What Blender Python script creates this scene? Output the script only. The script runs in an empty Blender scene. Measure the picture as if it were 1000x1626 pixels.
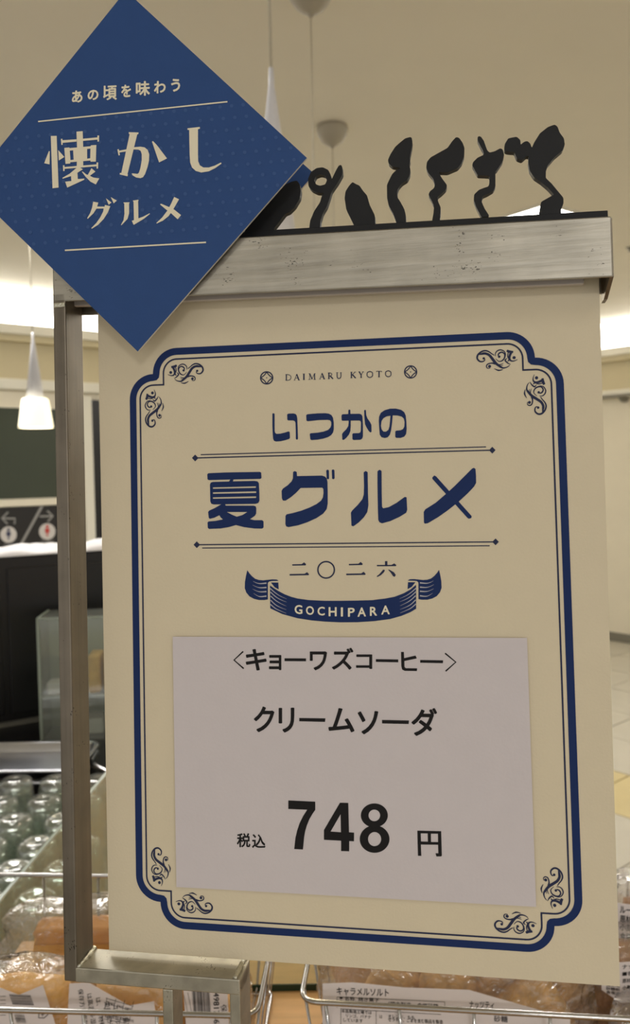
import bpy, bmesh, math, random
from mathutils import Vector, Matrix
from mathutils.geometry import tessellate_polygon
random.seed(7)
SC = bpy.context.scene
COL = SC.collection

# ------------------------------------------------------------------ camera
IW, IH, F = 1000.0, 1626.0, 1300.0
CAM = Vector((0, 0, 1.5))
pitch, roll = math.radians(-3.0), math.radians(-1.0)
fw = Vector((0, math.cos(pitch), math.sin(pitch)))
r0 = Vector((1, 0, 0)); u0 = r0.cross(fw)
RT = r0*math.cos(roll) + u0*math.sin(roll)
UP = -r0*math.sin(roll) + u0*math.cos(roll)
cd = bpy.data.cameras.new('camera'); cam = bpy.data.objects.new('camera', cd); COL.objects.link(cam)
cd.sensor_fit = 'VERTICAL'; cd.sensor_height = 24; cd.sensor_width = 24; cd.lens = F/IH*24
cd.clip_start = 0.02; cd.clip_end = 60
cam.matrix_world = Matrix(((RT.x, UP.x, -fw.x, CAM.x), (RT.y, UP.y, -fw.y, CAM.y), (RT.z, UP.z, -fw.z, CAM.z), (0, 0, 0, 1)))
cd.dof.use_dof = True; cd.dof.focus_distance = 0.345; cd.dof.aperture_fstop = 12.0
SC.camera = cam

# ------------------------------------------------------------------ world, light, exposure
SC.view_settings.view_transform = 'Standard'; SC.view_settings.look = 'None'
SC.view_settings.gamma = 1; SC.view_settings.use_curve_mapping = False
SC.view_settings.exposure = 0.0
w = bpy.data.worlds.new('shop_air'); SC.world = w; w.use_nodes = True
w.node_tree.nodes['Background'].inputs[0].default_value = (1.0, 0.972, 0.932, 1)
w.node_tree.nodes['Background'].inputs[1].default_value = 0.70
SC.cycles.transparent_max_bounces = 96
HC = 1.17                                  # ceiling above the lens
ZC = CAM.z + HC
LC = (1.0, 0.975, 0.935)
def area(name, loc, size, power, col, rot=(0, 0, 0), sy=None):
    l = bpy.data.lights.new(name, 'AREA'); l.energy = power; l.color = col; l.size = size
    if sy: l.shape = 'RECTANGLE'; l.size_y = sy
    o = bpy.data.objects.new(name, l); o.location = loc; o.rotation_euler = rot; COL.objects.link(o); return o
area('ceiling_light_front', (0.45, -3.7, ZC-0.03), 0.7, 54, LC)
area('fill_light_rear', (-1.6, -2.8, ZC-0.03), 0.9, 8, LC)  # added fill behind the lens, gives the steel something to mirror
area('fill_light_near', (0.5, -0.7, ZC-0.03), 0.5, 2.5, LC)  # second added fill behind the lens, unseen
area('ceiling_light_counter', (-0.75, 1.35, ZC-0.03), 0.35, 6, LC)

# ------------------------------------------------------------------ materials
def srgb(*c):
    return tuple(((v/255)/12.92 if v/255 <= .04045 else ((v/255+.055)/1.055)**2.4) for v in c)
def mat(name, col, rough=.6, metal=0.0, noise=0.0, nscale=40, bump=0.0, bscale=200, emit=None, es=0, spec=.5, stretch=None, coat=0):
    m = bpy.data.materials.new(name); m.use_nodes = True; nt = m.node_tree; b = nt.nodes['Principled BSDF']
    b.inputs['Base Color'].default_value = (*col, 1); b.inputs['Roughness'].default_value = rough
    b.inputs['Metallic'].default_value = metal; b.inputs['Specular IOR Level'].default_value = spec
    b.inputs['Coat Weight'].default_value = coat
    tc = nt.nodes.new('ShaderNodeTexCoord'); mp = nt.nodes.new('ShaderNodeMapping')
    nt.links.new(tc.outputs['Object'], mp.inputs[0])
    if stretch: mp.inputs['Scale'].default_value = stretch
    if noise > 0:
        n = nt.nodes.new('ShaderNodeTexNoise'); n.inputs['Scale'].default_value = nscale; n.inputs['Detail'].default_value = 5
        r = nt.nodes.new('ShaderNodeValToRGB')
        r.color_ramp.elements[0].position = .3; r.color_ramp.elements[1].position = .7
        r.color_ramp.elements[0].color = (*[max(0, c*(1-noise)) for c in col], 1)
        r.color_ramp.elements[1].color = (*[min(1, c*(1+noise)) for c in col], 1)
        nt.links.new(mp.outputs[0], n.inputs['Vector']); nt.links.new(n.outputs['Fac'], r.inputs[0]); nt.links.new(r.outputs[0], b.inputs['Base Color'])
    if bump > 0:
        n = nt.nodes.new('ShaderNodeTexNoise'); n.inputs['Scale'].default_value = bscale; n.inputs['Detail'].default_value = 4
        bp = nt.nodes.new('ShaderNodeBump'); bp.inputs['Strength'].default_value = bump; bp.inputs['Distance'].default_value = .001
        nt.links.new(mp.outputs[0], n.inputs['Vector']); nt.links.new(n.outputs['Fac'], bp.inputs['Height']); nt.links.new(bp.outputs[0], b.inputs['Normal'])
    if emit: b.inputs['Emission Color'].default_value = (*emit, 1); b.inputs['Emission Strength'].default_value = es
    return m
def steel_mat(name, col, rough, stretch, pits=True, pit_thr=.725):
    m = bpy.data.materials.new(name); m.use_nodes = True; nt = m.node_tree; b = nt.nodes['Principled BSDF']; L = nt.links.new
    b.inputs['Metallic'].default_value = .92
    tc = nt.nodes.new('ShaderNodeTexCoord'); mp = nt.nodes.new('ShaderNodeMapping'); mp.inputs['Scale'].default_value = stretch
    L(tc.outputs['Object'], mp.inputs[0])
    n = nt.nodes.new('ShaderNodeTexNoise'); n.inputs['Scale'].default_value = 260; n.inputs['Detail'].default_value = 6; L(mp.outputs[0], n.inputs['Vector'])
    cloud = nt.nodes.new('ShaderNodeTexNoise'); cloud.inputs['Scale'].default_value = 45; cloud.inputs['Detail'].default_value = 4; L(tc.outputs['Object'], cloud.inputs['Vector'])
    r = nt.nodes.new('ShaderNodeValToRGB'); r.color_ramp.elements[0].position = .25; r.color_ramp.elements[1].position = .75
    r.color_ramp.elements[0].color = (*[c*.60 for c in col], 1); r.color_ramp.elements[1].color = (*[min(1, c*1.32) for c in col], 1)
    mx0 = nt.nodes.new('ShaderNodeMath'); mx0.operation = 'ADD'; mx0.use_clamp = True
    mh = nt.nodes.new('ShaderNodeMath'); mh.operation = 'MULTIPLY'; mh.inputs[1].default_value = .5; L(n.outputs['Fac'], mh.inputs[0])
    mh2 = nt.nodes.new('ShaderNodeMath'); mh2.operation = 'MULTIPLY'; mh2.inputs[1].default_value = .5; L(cloud.outputs['Fac'], mh2.inputs[0])
    L(mh.outputs[0], mx0.inputs[0]); L(mh2.outputs[0], mx0.inputs[1]); L(mx0.outputs[0], r.inputs[0])
    last = r.outputs[0]
    if pits:
        pm = nt.nodes.new('ShaderNodeMapping'); pm.inputs['Scale'].default_value = (1, 1, 2.2) if stretch[0] < stretch[2] else (2.2, 1, 1); L(tc.outputs['Object'], pm.inputs[0])
        p = nt.nodes.new('ShaderNodeTexNoise'); p.inputs['Scale'].default_value = 900; p.inputs['Detail'].default_value = 2; L(pm.outputs[0], p.inputs['Vector'])
        q = nt.nodes.new('ShaderNodeTexNoise'); q.inputs['Scale'].default_value = 130; q.inputs['Detail'].default_value = 3; L(tc.outputs['Object'], q.inputs['Vector'])
        s = nt.nodes.new('ShaderNodeMath'); s.operation = 'MULTIPLY'; L(p.outputs['Fac'], s.inputs[0]); L(q.outputs['Fac'], s.inputs[1])
        pr = nt.nodes.new('ShaderNodeValToRGB'); pr.color_ramp.elements[0].position = pit_thr*.56; pr.color_ramp.elements[1].position = pit_thr*.56+.03
        L(s.outputs[0], pr.inputs[0])
        mx = nt.nodes.new('ShaderNodeMixRGB'); mx.inputs[2].default_value = (*[c*.22 for c in col], 1)
        L(pr.outputs[0], mx.inputs[0]); L(last, mx.inputs[1]); last = mx.outputs[0]
    L(last, b.inputs['Base Color'])
    rr = nt.nodes.new('ShaderNodeMapRange'); rr.inputs['To Min'].default_value = rough-.07; rr.inputs['To Max'].default_value = rough+.12; L(n.outputs['Fac'], rr.inputs['Value']); L(rr.outputs[0], b.inputs['Roughness'])
    bp = nt.nodes.new('ShaderNodeBump'); bp.inputs['Strength'].default_value = .35; bp.inputs['Distance'].default_value = .0004; L(n.outputs['Fac'], bp.inputs['Height']); L(bp.outputs[0], b.inputs['Normal'])
    return m
def film_mat(name, tint=(1, 1, 1), gloss=.25, rough=.12, haze=.12, bscale=60, bump=.7, ior=1.5):
    m = bpy.data.materials.new(name); m.use_nodes = True; nt = m.node_tree; L = nt.links.new
    for n in list(nt.nodes): nt.nodes.remove(n)
    out = nt.nodes.new('ShaderNodeOutputMaterial'); tr = nt.nodes.new('ShaderNodeBsdfTransparent'); tr.inputs[0].default_value = (*tint, 1)
    gl = nt.nodes.new('ShaderNodeBsdfGlossy'); gl.inputs['Roughness'].default_value = rough
    df = nt.nodes.new('ShaderNodeBsdfDiffuse'); df.inputs[0].default_value = (.8, .78, .75, 1)
    fr = nt.nodes.new('ShaderNodeFresnel'); ge_ = nt.nodes.new('ShaderNodeNewGeometry'); mi = nt.nodes.new('ShaderNodeMapRange'); mi.inputs['To Min'].default_value = ior; mi.inputs['To Max'].default_value = 1/ior; L(ge_.outputs['Backfacing'], mi.inputs['Value']); L(mi.outputs[0], fr.inputs[0])
    tc = nt.nodes.new('ShaderNodeTexCoord'); n = nt.nodes.new('ShaderNodeTexNoise'); n.inputs['Scale'].default_value = bscale; n.inputs['Detail'].default_value = 3; n.inputs['Distortion'].default_value = 1.2
    L(tc.outputs['Object'], n.inputs['Vector'])
    bp = nt.nodes.new('ShaderNodeBump'); bp.inputs['Strength'].default_value = bump; bp.inputs['Distance'].default_value = .004
    L(n.outputs['Fac'], bp.inputs['Height'])
    for x in (gl, df, fr): L(bp.outputs[0], x.inputs['Normal'])
    ad = nt.nodes.new('ShaderNodeMath'); ad.operation = 'ADD'; ad.use_clamp = True; ad.inputs[1].default_value = gloss*.3; L(fr.outputs[0], ad.inputs[0])
    m1 = nt.nodes.new('ShaderNodeMixShader'); m1.inputs[0].default_value = haze; L(tr.outputs[0], m1.inputs[1]); L(df.outputs[0], m1.inputs[2])
    m2 = nt.nodes.new('ShaderNodeMixShader'); L(ad.outputs[0], m2.inputs[0]); L(m1.outputs[0], m2.inputs[1]); L(gl.outputs[0], m2.inputs[2])
    L(m2.outputs[0], out.inputs[0]); return m
def wood_mat(name, col):
    m = mat(name, col, .5, noise=.12, nscale=14, stretch=(1, 9, 1)); return m

M = dict(
    ceiling=mat('warm_white_ceiling', srgb(246, 240, 225), .9, noise=.015, nscale=3),
    wall=mat('cream_wall_paint', srgb(232, 224, 204), .85, noise=.02, nscale=4),
    fascia=mat('cream_fascia', srgb(230, 226, 212), .7),
    recess=mat('tan_fascia_band', srgb(206, 194, 160), .8),
    cove=mat('glowing_cove_wall', (.9, .9, .9), .8, emit=(1, .97, .92), es=5.5),  # recess wall glows itself in place of the light washed over it
    panel=mat('light_panel_diffuser', (.9, .9, .9), .8, emit=(1, .97, .92), es=9),
    tile=mat('pale_floor_tile', srgb(196, 190, 175), .35, noise=.04, nscale=5),
    tile2=mat('sand_floor_tile', srgb(206, 188, 138), .35, noise=.05, nscale=5),
    grout=mat('grey_grout', srgb(150, 144, 126), .9, noise=.05),
    skirt=mat('grey_skirting', srgb(128, 124, 112), .5),
    green=mat('dark_green_glass', srgb(62, 68, 54), .25, noise=.08, nscale=2, spec=.4),
    black=mat('black_gloss_laminate', srgb(17, 16, 18), .35, noise=.1, nscale=8),
    signblack=mat('sign_black', srgb(30, 28, 28), .6), signwhite=mat('sign_white', srgb(205, 200, 196), .6),
    signgrey=mat('sign_grey', srgb(150, 148, 145), .6), signred=mat('sign_red', srgb(190, 60, 50), .6), signblue=mat('sign_blue', srgb(50, 55, 85), .6),
    white=mat('white_cloth', srgb(238, 236, 240), .6, bump=.3, bscale=30),
    lampwhite=mat('white_lamp_metal', srgb(226, 226, 232), .35),
    shade=mat('glowing_opal_shade', (.95, .9, .75), .4, emit=(1, .90, .62), es=1.02),
    cord=mat('lamp_cord', srgb(205, 198, 178), .5),
    canopy=mat('ceiling_canopy_grey', srgb(176, 168, 150), .5),
    steel_h=steel_mat('brushed_steel_bar', (.45, .425, .37), .38, (.10, 1, 1.6)),
    steel_v=steel_mat('brushed_steel_post', (.21, .182, .146), .42, (1.2, 1.2, .05), pit_thr=.76),  # steel darkened to stand in for the dark room the post mirrors
    steel_f=steel_mat('weathered_steel_foot', (.44, .415, .345), .42, (.5, .5, .5)),
    weld=mat('ground_weld', (.62, .6, .5), .3, metal=1, bump=.5, bscale=900),
    black_steel=mat('blackened_steel', srgb(36, 37, 40), .55, metal=.25, noise=.12, nscale=60, bump=.1, bscale=500, spec=.3),
    card=mat('cream_card', srgb(228, 215, 188), .75, noise=.012, nscale=60, bump=.12, bscale=900, spec=.25),
    paper=mat('white_paper', srgb(218, 210, 213), .8, noise=.012, nscale=80, bump=.1, bscale=700, spec=.2),
    navy=mat('navy_ink', srgb(30, 50, 100), .7, spec=.2),
    dnavy=mat('dark_navy_ink', srgb(48, 54, 84), .7, spec=.2),
    ink=mat('black_ink', srgb(24, 22, 24), .65, spec=.25),
    silver=mat('pale_stripe_ink', srgb(190, 188, 196), .7),  # pale print of the banner stripes
    blue=mat('blue_card', srgb(42, 77, 136), .55, noise=.03, nscale=120, bump=.08, bscale=900, spec=.3),
    bluedot=mat('pale_blue_ink', srgb(62, 92, 148), .6, spec=.25),
    cream=mat('cream_ink', srgb(246, 237, 212), .7, spec=.2),
    edge=mat('white_board_edge', srgb(225, 222, 215), .8),
    acrylic=mat('clear_strip', srgb(196, 188, 184), .25),
    chrome=mat('chrome_wire', (.42, .41, .40), .16, metal=1),
    tray=mat('stainless_tray', (.55, .56, .60), .28, metal=1, noise=.05, nscale=20),
    wood=wood_mat('light_beech_wood', srgb(212, 168, 110)),
    plate_glass=None, film=film_mat('clear_bag_film', haze=.08, gloss=.42, rough=.10, bump=1.0, bscale=75), film2=film_mat('milky_bag_film', haze=.24, gloss=.35, rough=.12, bump=1.0, bscale=75),
    bread=mat('golden_bread', srgb(232, 178, 92), .8, noise=.14, nscale=45, bump=.5, bscale=160),
    bread_orange=mat('orange_crust', srgb(214, 158, 96), .8, noise=.12, nscale=50, bump=.4, bscale=200),
    bread_brown=mat('brown_bread', srgb(162, 116, 72), .85, noise=.42, nscale=80, bump=.6, bscale=180),
    rusk=mat('toasted_rusk', srgb(200, 158, 100), .85, noise=.34, nscale=95, bump=.6, bscale=220),
    label=mat('bread_label_paper', srgb(226, 218, 218), .6, spec=.3),
    greenedge=mat('green_glass_edge', srgb(24, 52, 36), .2),
)
def glass_mat(name, tint=(1, 1, 1), rough=0.0):
    m = bpy.data.materials.new(name); m.use_nodes = True; b = m.node_tree.nodes['Principled BSDF']
    b.inputs['Base Color'].default_value = (*tint, 1); b.inputs['Roughness'].default_value = rough
    b.inputs['Transmission Weight'].default_value = 1; b.inputs['IOR'].default_value = 1.46
    return m
M['mat'] = mat('grey_green_mat', srgb(112, 117, 106), .6, noise=.05, nscale=20)
M['glass'] = film_mat('drinking_glass', tint=(.84, .89, .85), gloss=.34, rough=.10, haze=.10, bscale=26, bump=.45)
M['pane'] = film_mat('clear_pane', tint=(.86, .92, .88), gloss=.04, rough=.03, haze=.03, bscale=3, bump=.02, ior=1.3)
M['case_pane'] = film_mat('showcase_pane', tint=(.90, .94, .90), gloss=.12, rough=.08, haze=.10, bscale=3, bump=.02)  # haze put into the pane to lighten the dark showcase
M['plate_glass'] = film_mat('plate_glass', tint=(.93, .97, .94), gloss=.05, rough=.03, haze=.0, bscale=3, bump=.02)

# ------------------------------------------------------------------ helpers
def tag(o, label=None, cat=None, group=None, kind=None):
    if label: o['label'] = label
    if cat: o['category'] = cat
    if group: o['group'] = group
    if kind: o['kind'] = kind
    return o
def thing(name, label, cat, mtx=None, group=None):
    o = bpy.data.objects.new(name, None); COL.objects.link(o); o.empty_display_size = .02
    if mtx is not None: o.matrix_world = mtx
    return tag(o, label, cat, group)
def meshobj(name, verts, faces, m, parent=None, smooth=False, kind=None):
    me = bpy.data.meshes.new(name); me.from_pydata([tuple(v) for v in verts], [], faces); me.update()
    if m: me.materials.append(m)
    if smooth:
        for p in me.polygons: p.use_smooth = True
    o = bpy.data.objects.new(name, me); COL.objects.link(o)
    if parent: o.parent = parent
    if kind: o['kind'] = kind
    return o
def bmobj(name, bm, m, parent=None, smooth=False, kind=None, bevel=0, seg=2):
    bmesh.ops.recalc_face_normals(bm, faces=bm.faces)
    me = bpy.data.meshes.new(name); bm.to_mesh(me); bm.free()
    if m: me.materials.append(m)
    if smooth:
        for p in me.polygons: p.use_smooth = True
    o = bpy.data.objects.new(name, me); COL.objects.link(o)
    if parent: o.parent = parent
    if kind: o['kind'] = kind
    if bevel:
        b = o.modifiers.new('bevel', 'BEVEL'); b.width = bevel; b.segments = seg; b.limit_method = 'ANGLE'
    return o
def bbox(bm, x0, x1, y0, y1, z0, z1, mtx=None):
    r = bmesh.ops.create_cube(bm, size=1)
    for v in r['verts']:
        v.co = Vector((x0+(v.co.x+.5)*(x1-x0), y0+(v.co.y+.5)*(y1-y0), z0+(v.co.z+.5)*(z1-z0)))
        if mtx: v.co = mtx @ v.co
    return r['verts']
def box(name, x0, x1, y0, y1, z0, z1, m, parent=None, bevel=0, kind=None, mtx=None):
    bm = bmesh.new(); bbox(bm, x0, x1, y0, y1, z0, z1, mtx); return bmobj(name, bm, m, parent, bevel=bevel, kind=kind)
def tube(bm, pts, r, seg=10, closed=False):
    pts = [Vector(p) for p in pts]; n = len(pts); rings = []
    nrm = None
    for i in range(n):
        a = pts[(i-1) % n] if (closed or i > 0) else pts[i]; b = pts[(i+1) % n] if (closed or i < n-1) else pts[i]
        t = (b-a).normalized()
        if nrm is None:
            nrm = t.orthogonal().normalized()
        nrm = (nrm - t*nrm.dot(t)).normalized(); bn = t.cross(nrm)
        rr = r[i] if isinstance(r, (list, tuple)) else r
        rings.append([bm.verts.new(pts[i] + (nrm*math.cos(2*math.pi*k/seg)+bn*math.sin(2*math.pi*k/seg))*rr) for k in range(seg)])
    for i in range(n if closed else n-1):
        A, B = rings[i], rings[(i+1) % n]
        for k in range(seg): bm.faces.new((A[k], A[(k+1) % seg], B[(k+1) % seg], B[k]))
    if not closed: bm.faces.new(rings[0][::-1]); bm.faces.new(rings[-1])
def lathe(bm, prof, seg=32, c=(0, 0, 0)):
    rings = []
    for r, z in prof:
        rings.append([bm.verts.new((c[0]+r*math.cos(2*math.pi*k/seg), c[1]+r*math.sin(2*math.pi*k/seg), c[2]+z)) for k in range(seg)] if r > 1e-6 else [bm.verts.new((c[0], c[1], c[2]+z))])
    for A, B in zip(rings[:-1], rings[1:]):
        for k in range(seg):
            k2 = (k+1) % seg
            if len(A) == 1 and len(B) == 1: continue
            if len(A) == 1: bm.faces.new((A[0], B[k], B[k2]))
            elif len(B) == 1: bm.faces.new((A[k], A[k2], B[0]))
            else: bm.faces.new((A[k], A[k2], B[k2], B[k]))
def catmull(pts, n=8, closed=False):
    P = [Vector((*p, 0)) if len(p) == 2 else Vector(p) for p in pts]; out = []
    N = len(P)
    for i in range(N if closed else N-1):
        p0 = P[(i-1) % N] if (closed or i > 0) else P[i]; p1 = P[i]; p2 = P[(i+1) % N]; p3 = P[(i+2) % N] if (closed or i < N-2) else P[i+1]
        for k in range(n):
            t = k/n
            out.append(.5*((2*p1)+(p2-p0)*t+(2*p0-5*p1+4*p2-p3)*t*t+(3*p1-p0-3*p2+p3)*t**3))
    if not closed: out.append(P[-1])
    return out
def round_poly(pts, r, seg=3):
    out = []; n = len(pts)
    for i in range(n):
        p = Vector(pts[i][:2]); a = Vector(pts[i-1][:2]); b = Vector(pts[(i+1) % n][:2])
        da, db = (a-p), (b-p); la, lb = da.length, db.length
        if la < 1e-9 or lb < 1e-9: continue
        c = min(r, la*.45, lb*.45); A = p+da*(c/la); B = p+db*(c/lb)
        for k in range(seg+1):
            t = k/seg; q = A*(1-t)**2+p*2*t*(1-t)+B*t*t; out.append((q.x, q.y))
    return out

# ---- a flat frame in the world: u right, v up, w out towards the viewer
class Frame:
    def __init__(s, mtx): s.m = mtx; s.inv = mtx.inverted()
    def at(s, px, py, w=0.0):              # where the sight line of a pixel meets the sheet w
        d = (RT*(px-IW/2)/F - UP*(py-IH/2)/F + fw)
        o = s.inv @ CAM; dd = (s.inv.to_3x3() @ d)
        t = (-w - o.y)/dd.y; q = o+dd*t
        return (q.x, q.z)
def rotm(x, y, z):
    return Matrix.Rotation(z, 4, 'Z') @ Matrix.Rotation(y, 4, 'Y') @ Matrix.Rotation(x, 4, 'X')
def frame(loc, x, y, z): return Frame(Matrix.Translation(loc) @ rotm(x, y, z))
def world_of(px, py, d):                   # point on a pixel's sight line at depth d
    return CAM + (RT*(px-IW/2)/F - UP*(py-IH/2)/F + fw)*d

class Ink:
    """flat print collected in (u,v) of a frame, linked as one thin sheet a hair in front of its card"""
    def __init__(s, fr, w): s.f = fr; s.w = w; s.V = []; s.T = []; s.n = 0
    def z(s): s.n += 1; return s.w+min(s.n, 40)*2.5e-6   # every stroke a hair above the one before
    def uvp(s, pts): return [s.f.at(x, y, s.w) for x, y in pts]
    def add_uv(s, loops):
        tess = tessellate_polygon([[Vector((p[0], p[1], 0)) for p in l] for l in loops])
        base = len(s.V); flat = [p for l in loops for p in l]
        zz = s.z(); s.V += [(p[0], -zz, p[1]) for p in flat]
        for t in tess:
            a, b, c = [flat[i] for i in t]
            ar = (b[0]-a[0])*(c[1]-a[1])-(b[1]-a[1])*(c[0]-a[0])
            if abs(ar) < 1e-14: continue
            t = t if ar > 0 else t[::-1]
            s.T.append(tuple(base+i for i in t))
    def poly(s, pts, holes=(), org=(0, 0), sc=1.0, r=0):
        L = [[(org[0]+x/sc, org[1]+y/sc) for x, y in l] for l in [pts, *holes]]
        if r: L = [round_poly(l, r) for l in L]
        s.add_uv([s.uvp(l) for l in L])
    def ribbon(s, pts, wd, org=(0, 0), sc=1.0, n=7, smooth=True, mapper=None):
        P = [(org[0]+x/sc, org[1]+y/sc) for x, y in pts]
        C = catmull(P, n) if smooth and len(P) > 2 else [Vector((*p, 0)) for p in P]
        m = len(C)
        if not isinstance(wd, (list, tuple)): wd = [wd, wd]
        lf, rt = [], []
        for i, c in enumerate(C):
            t = (C[min(i+1, m-1)]-C[max(i-1, 0)]).normalized(); nn = Vector((-t.y, t.x, 0))
            f = i/(m-1)*(len(wd)-1); k = min(int(f), len(wd)-2); h = (wd[k]*(1-(f-k))+wd[k+1]*(f-k))/2
            lf.append(c+nn*h); rt.append(c-nn*h)
        mp = mapper or (lambda L: s.uvp(L))
        A = mp([(p.x, p.y) for p in lf]); B = mp([(p.x, p.y) for p in rt]); base = len(s.V)
        zz = s.z()
        for a, b in zip(A, B): s.V += [(a[0], -zz, a[1]), (b[0], -zz, b[1])]
        for i in range(m-1):
            q = (base+2*i, base+2*i+1, base+2*i+3, base+2*i+2)
            a, b, c = s.V[q[0]], s.V[q[1]], s.V[q[2]]
            ar = (b[0]-a[0])*(c[2]-a[2])-(b[2]-a[2])*(c[0]-a[0])
            s.T.append(q if ar > 0 else q[::-1])
    def disc(s, x, y, rx, ry=None, org=(0, 0), sc=1.0, hole=0, mapper=None, seg=28):
        ry = ry or rx; mp = mapper or (lambda L: s.uvp(L))
        cx, cy = org[0]+x/sc, org[1]+y/sc
        f = lambda a, b: mp([(cx+a/sc*math.cos(2*math.pi*k/seg), cy+b/sc*math.sin(2*math.pi*k/seg)) for k in range(seg)])
        L = [f(rx, ry)]
        if hole: L.append(f(rx-hole, ry-hole) if not isinstance(hole, tuple) else f(*hole))
        s.add_uv(L)
    def glyph(s, ch, x0, y0, x1, y1, org=(0, 0), sc=1.0, slope=0.0, bold=0.0, shear=0.0):
        """font text stretched to the ink box; slope tilts the line of writing"""
        V, T, bb = text_mesh(ch, bold)
        X0, Y0, X1, Y1 = org[0]+x0/sc, org[1]+y0/sc, org[0]+x1/sc, org[1]+y1/sc
        P = []
        for x, y in V:
            a = (x-bb[0])/(bb[1]-bb[0]); b = (y-bb[2])/(bb[3]-bb[2])
            X = X0+a*(X1-X0); Y = Y1+b*(Y0-Y1)+slope*(X-(X0+X1)/2); P.append((X+shear*(Y1-Y), Y))
        A = s.uvp(P); base = len(s.V); nv = max(1, len(A)//8) if bold else len(A)+1; s.V += [(p[0], -s.w-(i//nv)*2.5e-6, p[1]) for i, p in enumerate(A)]
        s.T += [tuple(base+i for i in t) for t in T]
    def glyph_uv(s, ch, u, v, h, bold=0.0, rot=0.0, stretch=1.0):
        """font text in sheet metres: lower left corner u,v and em height h"""
        V, T, bb = text_mesh(ch, bold); c, sn = math.cos(rot), math.sin(rot)
        base = len(s.V)
        for x, y in V:
            X, Y = x*h*stretch, y*h
            s.V.append((u+X*c-Y*sn, -s.w, v+X*sn+Y*c))
        s.T += [tuple(base+i for i in t) for t in T]
    def rect_uv(s, u0, v0, u1, v1): s.add_uv([[(u0, v0), (u1, v0), (u1, v1), (u0, v1)]])
    def build(s, name, m, parent, label=None):
        o = meshobj(name, s.V, s.T, m, parent)
        if label: o['label'] = label
        return o
_tc = {}
def text_mesh(txt, bold=0.0):
    if (txt, bold) in _tc: return _tc[(txt, bold)]
    if bold:                                # heavier stroke: the same outline laid down several times round a small circle
        V0, T0, bb = text_mesh(txt, 0.0); V = []; T = []
        for q in range(8):
            b_ = len(V); dx, dy = bold*math.cos(q*math.pi/4), bold*math.sin(q*math.pi/4)
            V += [(x+dx, y+dy) for x, y in V0]; T += [tuple(b_+i for i in t) for t in T0]
        _tc[(txt, bold)] = (V, T, (bb[0]-bold, bb[1]+bold, bb[2]-bold, bb[3]+bold)); return _tc[(txt, bold)]
    cu = bpy.data.curves.new('text', 'FONT'); cu.body = txt; cu.size = 1; cu.offset = bold; cu.resolution_u = 3
    o = bpy.data.objects.new('text', cu); COL.objects.link(o); dg = bpy.context.evaluated_depsgraph_get(); dg.update()
    me = bpy.data.meshes.new_from_object(o.evaluated_get(dg))
    V = [(v.co.x, v.co.y) for v in me.vertices]
    T = []
    for p in me.polygons:
        t = tuple(p.vertices); a, b, c = V[t[0]], V[t[1]], V[t[2]]
        ar = (b[0]-a[0])*(c[1]-a[1])-(b[1]-a[1])*(c[0]-a[0]); T.append(t if ar > 0 else t[::-1])
    bpy.data.objects.remove(o); bpy.data.curves.remove(cu); bpy.data.meshes.remove(me)
    xs = [v[0] for v in V]; ys = [v[1] for v in V]
    _tc[(txt, bold)] = (V, T, (min(xs), max(xs), min(ys), max(ys))); return _tc[(txt, bold)]
def plate(name, loops, w0, w1, m, parent, side=None, bevel=0):
    """a flat cut-out with true thickness from w0 (back) to w1 (front) in frame coordinates"""
    tess = tessellate_polygon([[Vector((p[0], p[1], 0)) for p in l] for l in loops])
    flat = [p for l in loops for p in l]; n = len(flat); V = [(p[0], -w1, p[1]) for p in flat]+[(p[0], -w0, p[1]) for p in flat]; Fc = []
    for t in tess:
        a, b, c = [flat[i] for i in t]; ar = (b[0]-a[0])*(c[1]-a[1])-(b[1]-a[1])*(c[0]-a[0])
        if abs(ar) < 1e-14: continue
        t = t if ar > 0 else t[::-1]; Fc.append(tuple(t)); Fc.append(tuple(n+i for i in t[::-1]))
    nf = len(Fc); k = 0
    for l in loops:
        m_ = len(l)
        for i in range(m_): Fc.append((k+i, n+k+i, n+k+(i+1) % m_, k+(i+1) % m_))
        k += m_
    o = meshobj(name, V, Fc, m, parent)
    if side:
        o.data.materials.append(side)
        for p in o.data.polygons[nf:]: p.material_index = 1
        for i, p in enumerate(o.data.polygons[:nf]):
            if i % 2: p.material_index = 1
    return o

# ================================================================== STRUCTURE
LW = Vector((-1.865, 5.39, 0)); LD = Vector((.788, .616, 0)).normalized()     # far left wall line
CORNER = Vector((1.54, 8.05, 0)); RD = Vector((.643, -.766, 0)).normalized()  # far right wall runs back from the corner
YL = math.atan2(LD.y, LD.x); YR = math.atan2(RD.y, RD.x)
ML = Matrix.Translation(CORNER) @ Matrix.Rotation(YL, 4, 'Z')   # local x<0 along the left wall, +y outwards
MR = Matrix.Translation(CORNER) @ Matrix.Rotation(YR, 4, 'Z')   # local x>0 along the right wall
LEN = 11.0
def wbox(name, mtx, x0, x1, y0, y1, z0, z1, m, parent=None, bevel=0, kind=None):
    o = box(name, x0, x1, y0, y1, z0, z1, m, parent, bevel, kind)
    if parent is None: o.matrix_world = mtx
    return o
H = lambda h: CAM.z + h
tag(box('floor', -8, 8, -4, 12, -.12, -.012, M['grout']), kind='structure')
fl = bpy.data.objects['floor']
TS = .45; tile_me = {}
def tile_mesh(m):
    bm = bmesh.new(); bbox(bm, .003, TS-.003, -TS+.003, -.003, -.012, 0); bmesh.ops.recalc_face_normals(bm, faces=bm.faces)
    me = bpy.data.meshes.new('tile'); bm.to_mesh(me); bm.free(); me.materials.append(m); return me
tma, tmb = tile_mesh(M['tile']), tile_mesh(M['tile2'])
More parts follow.
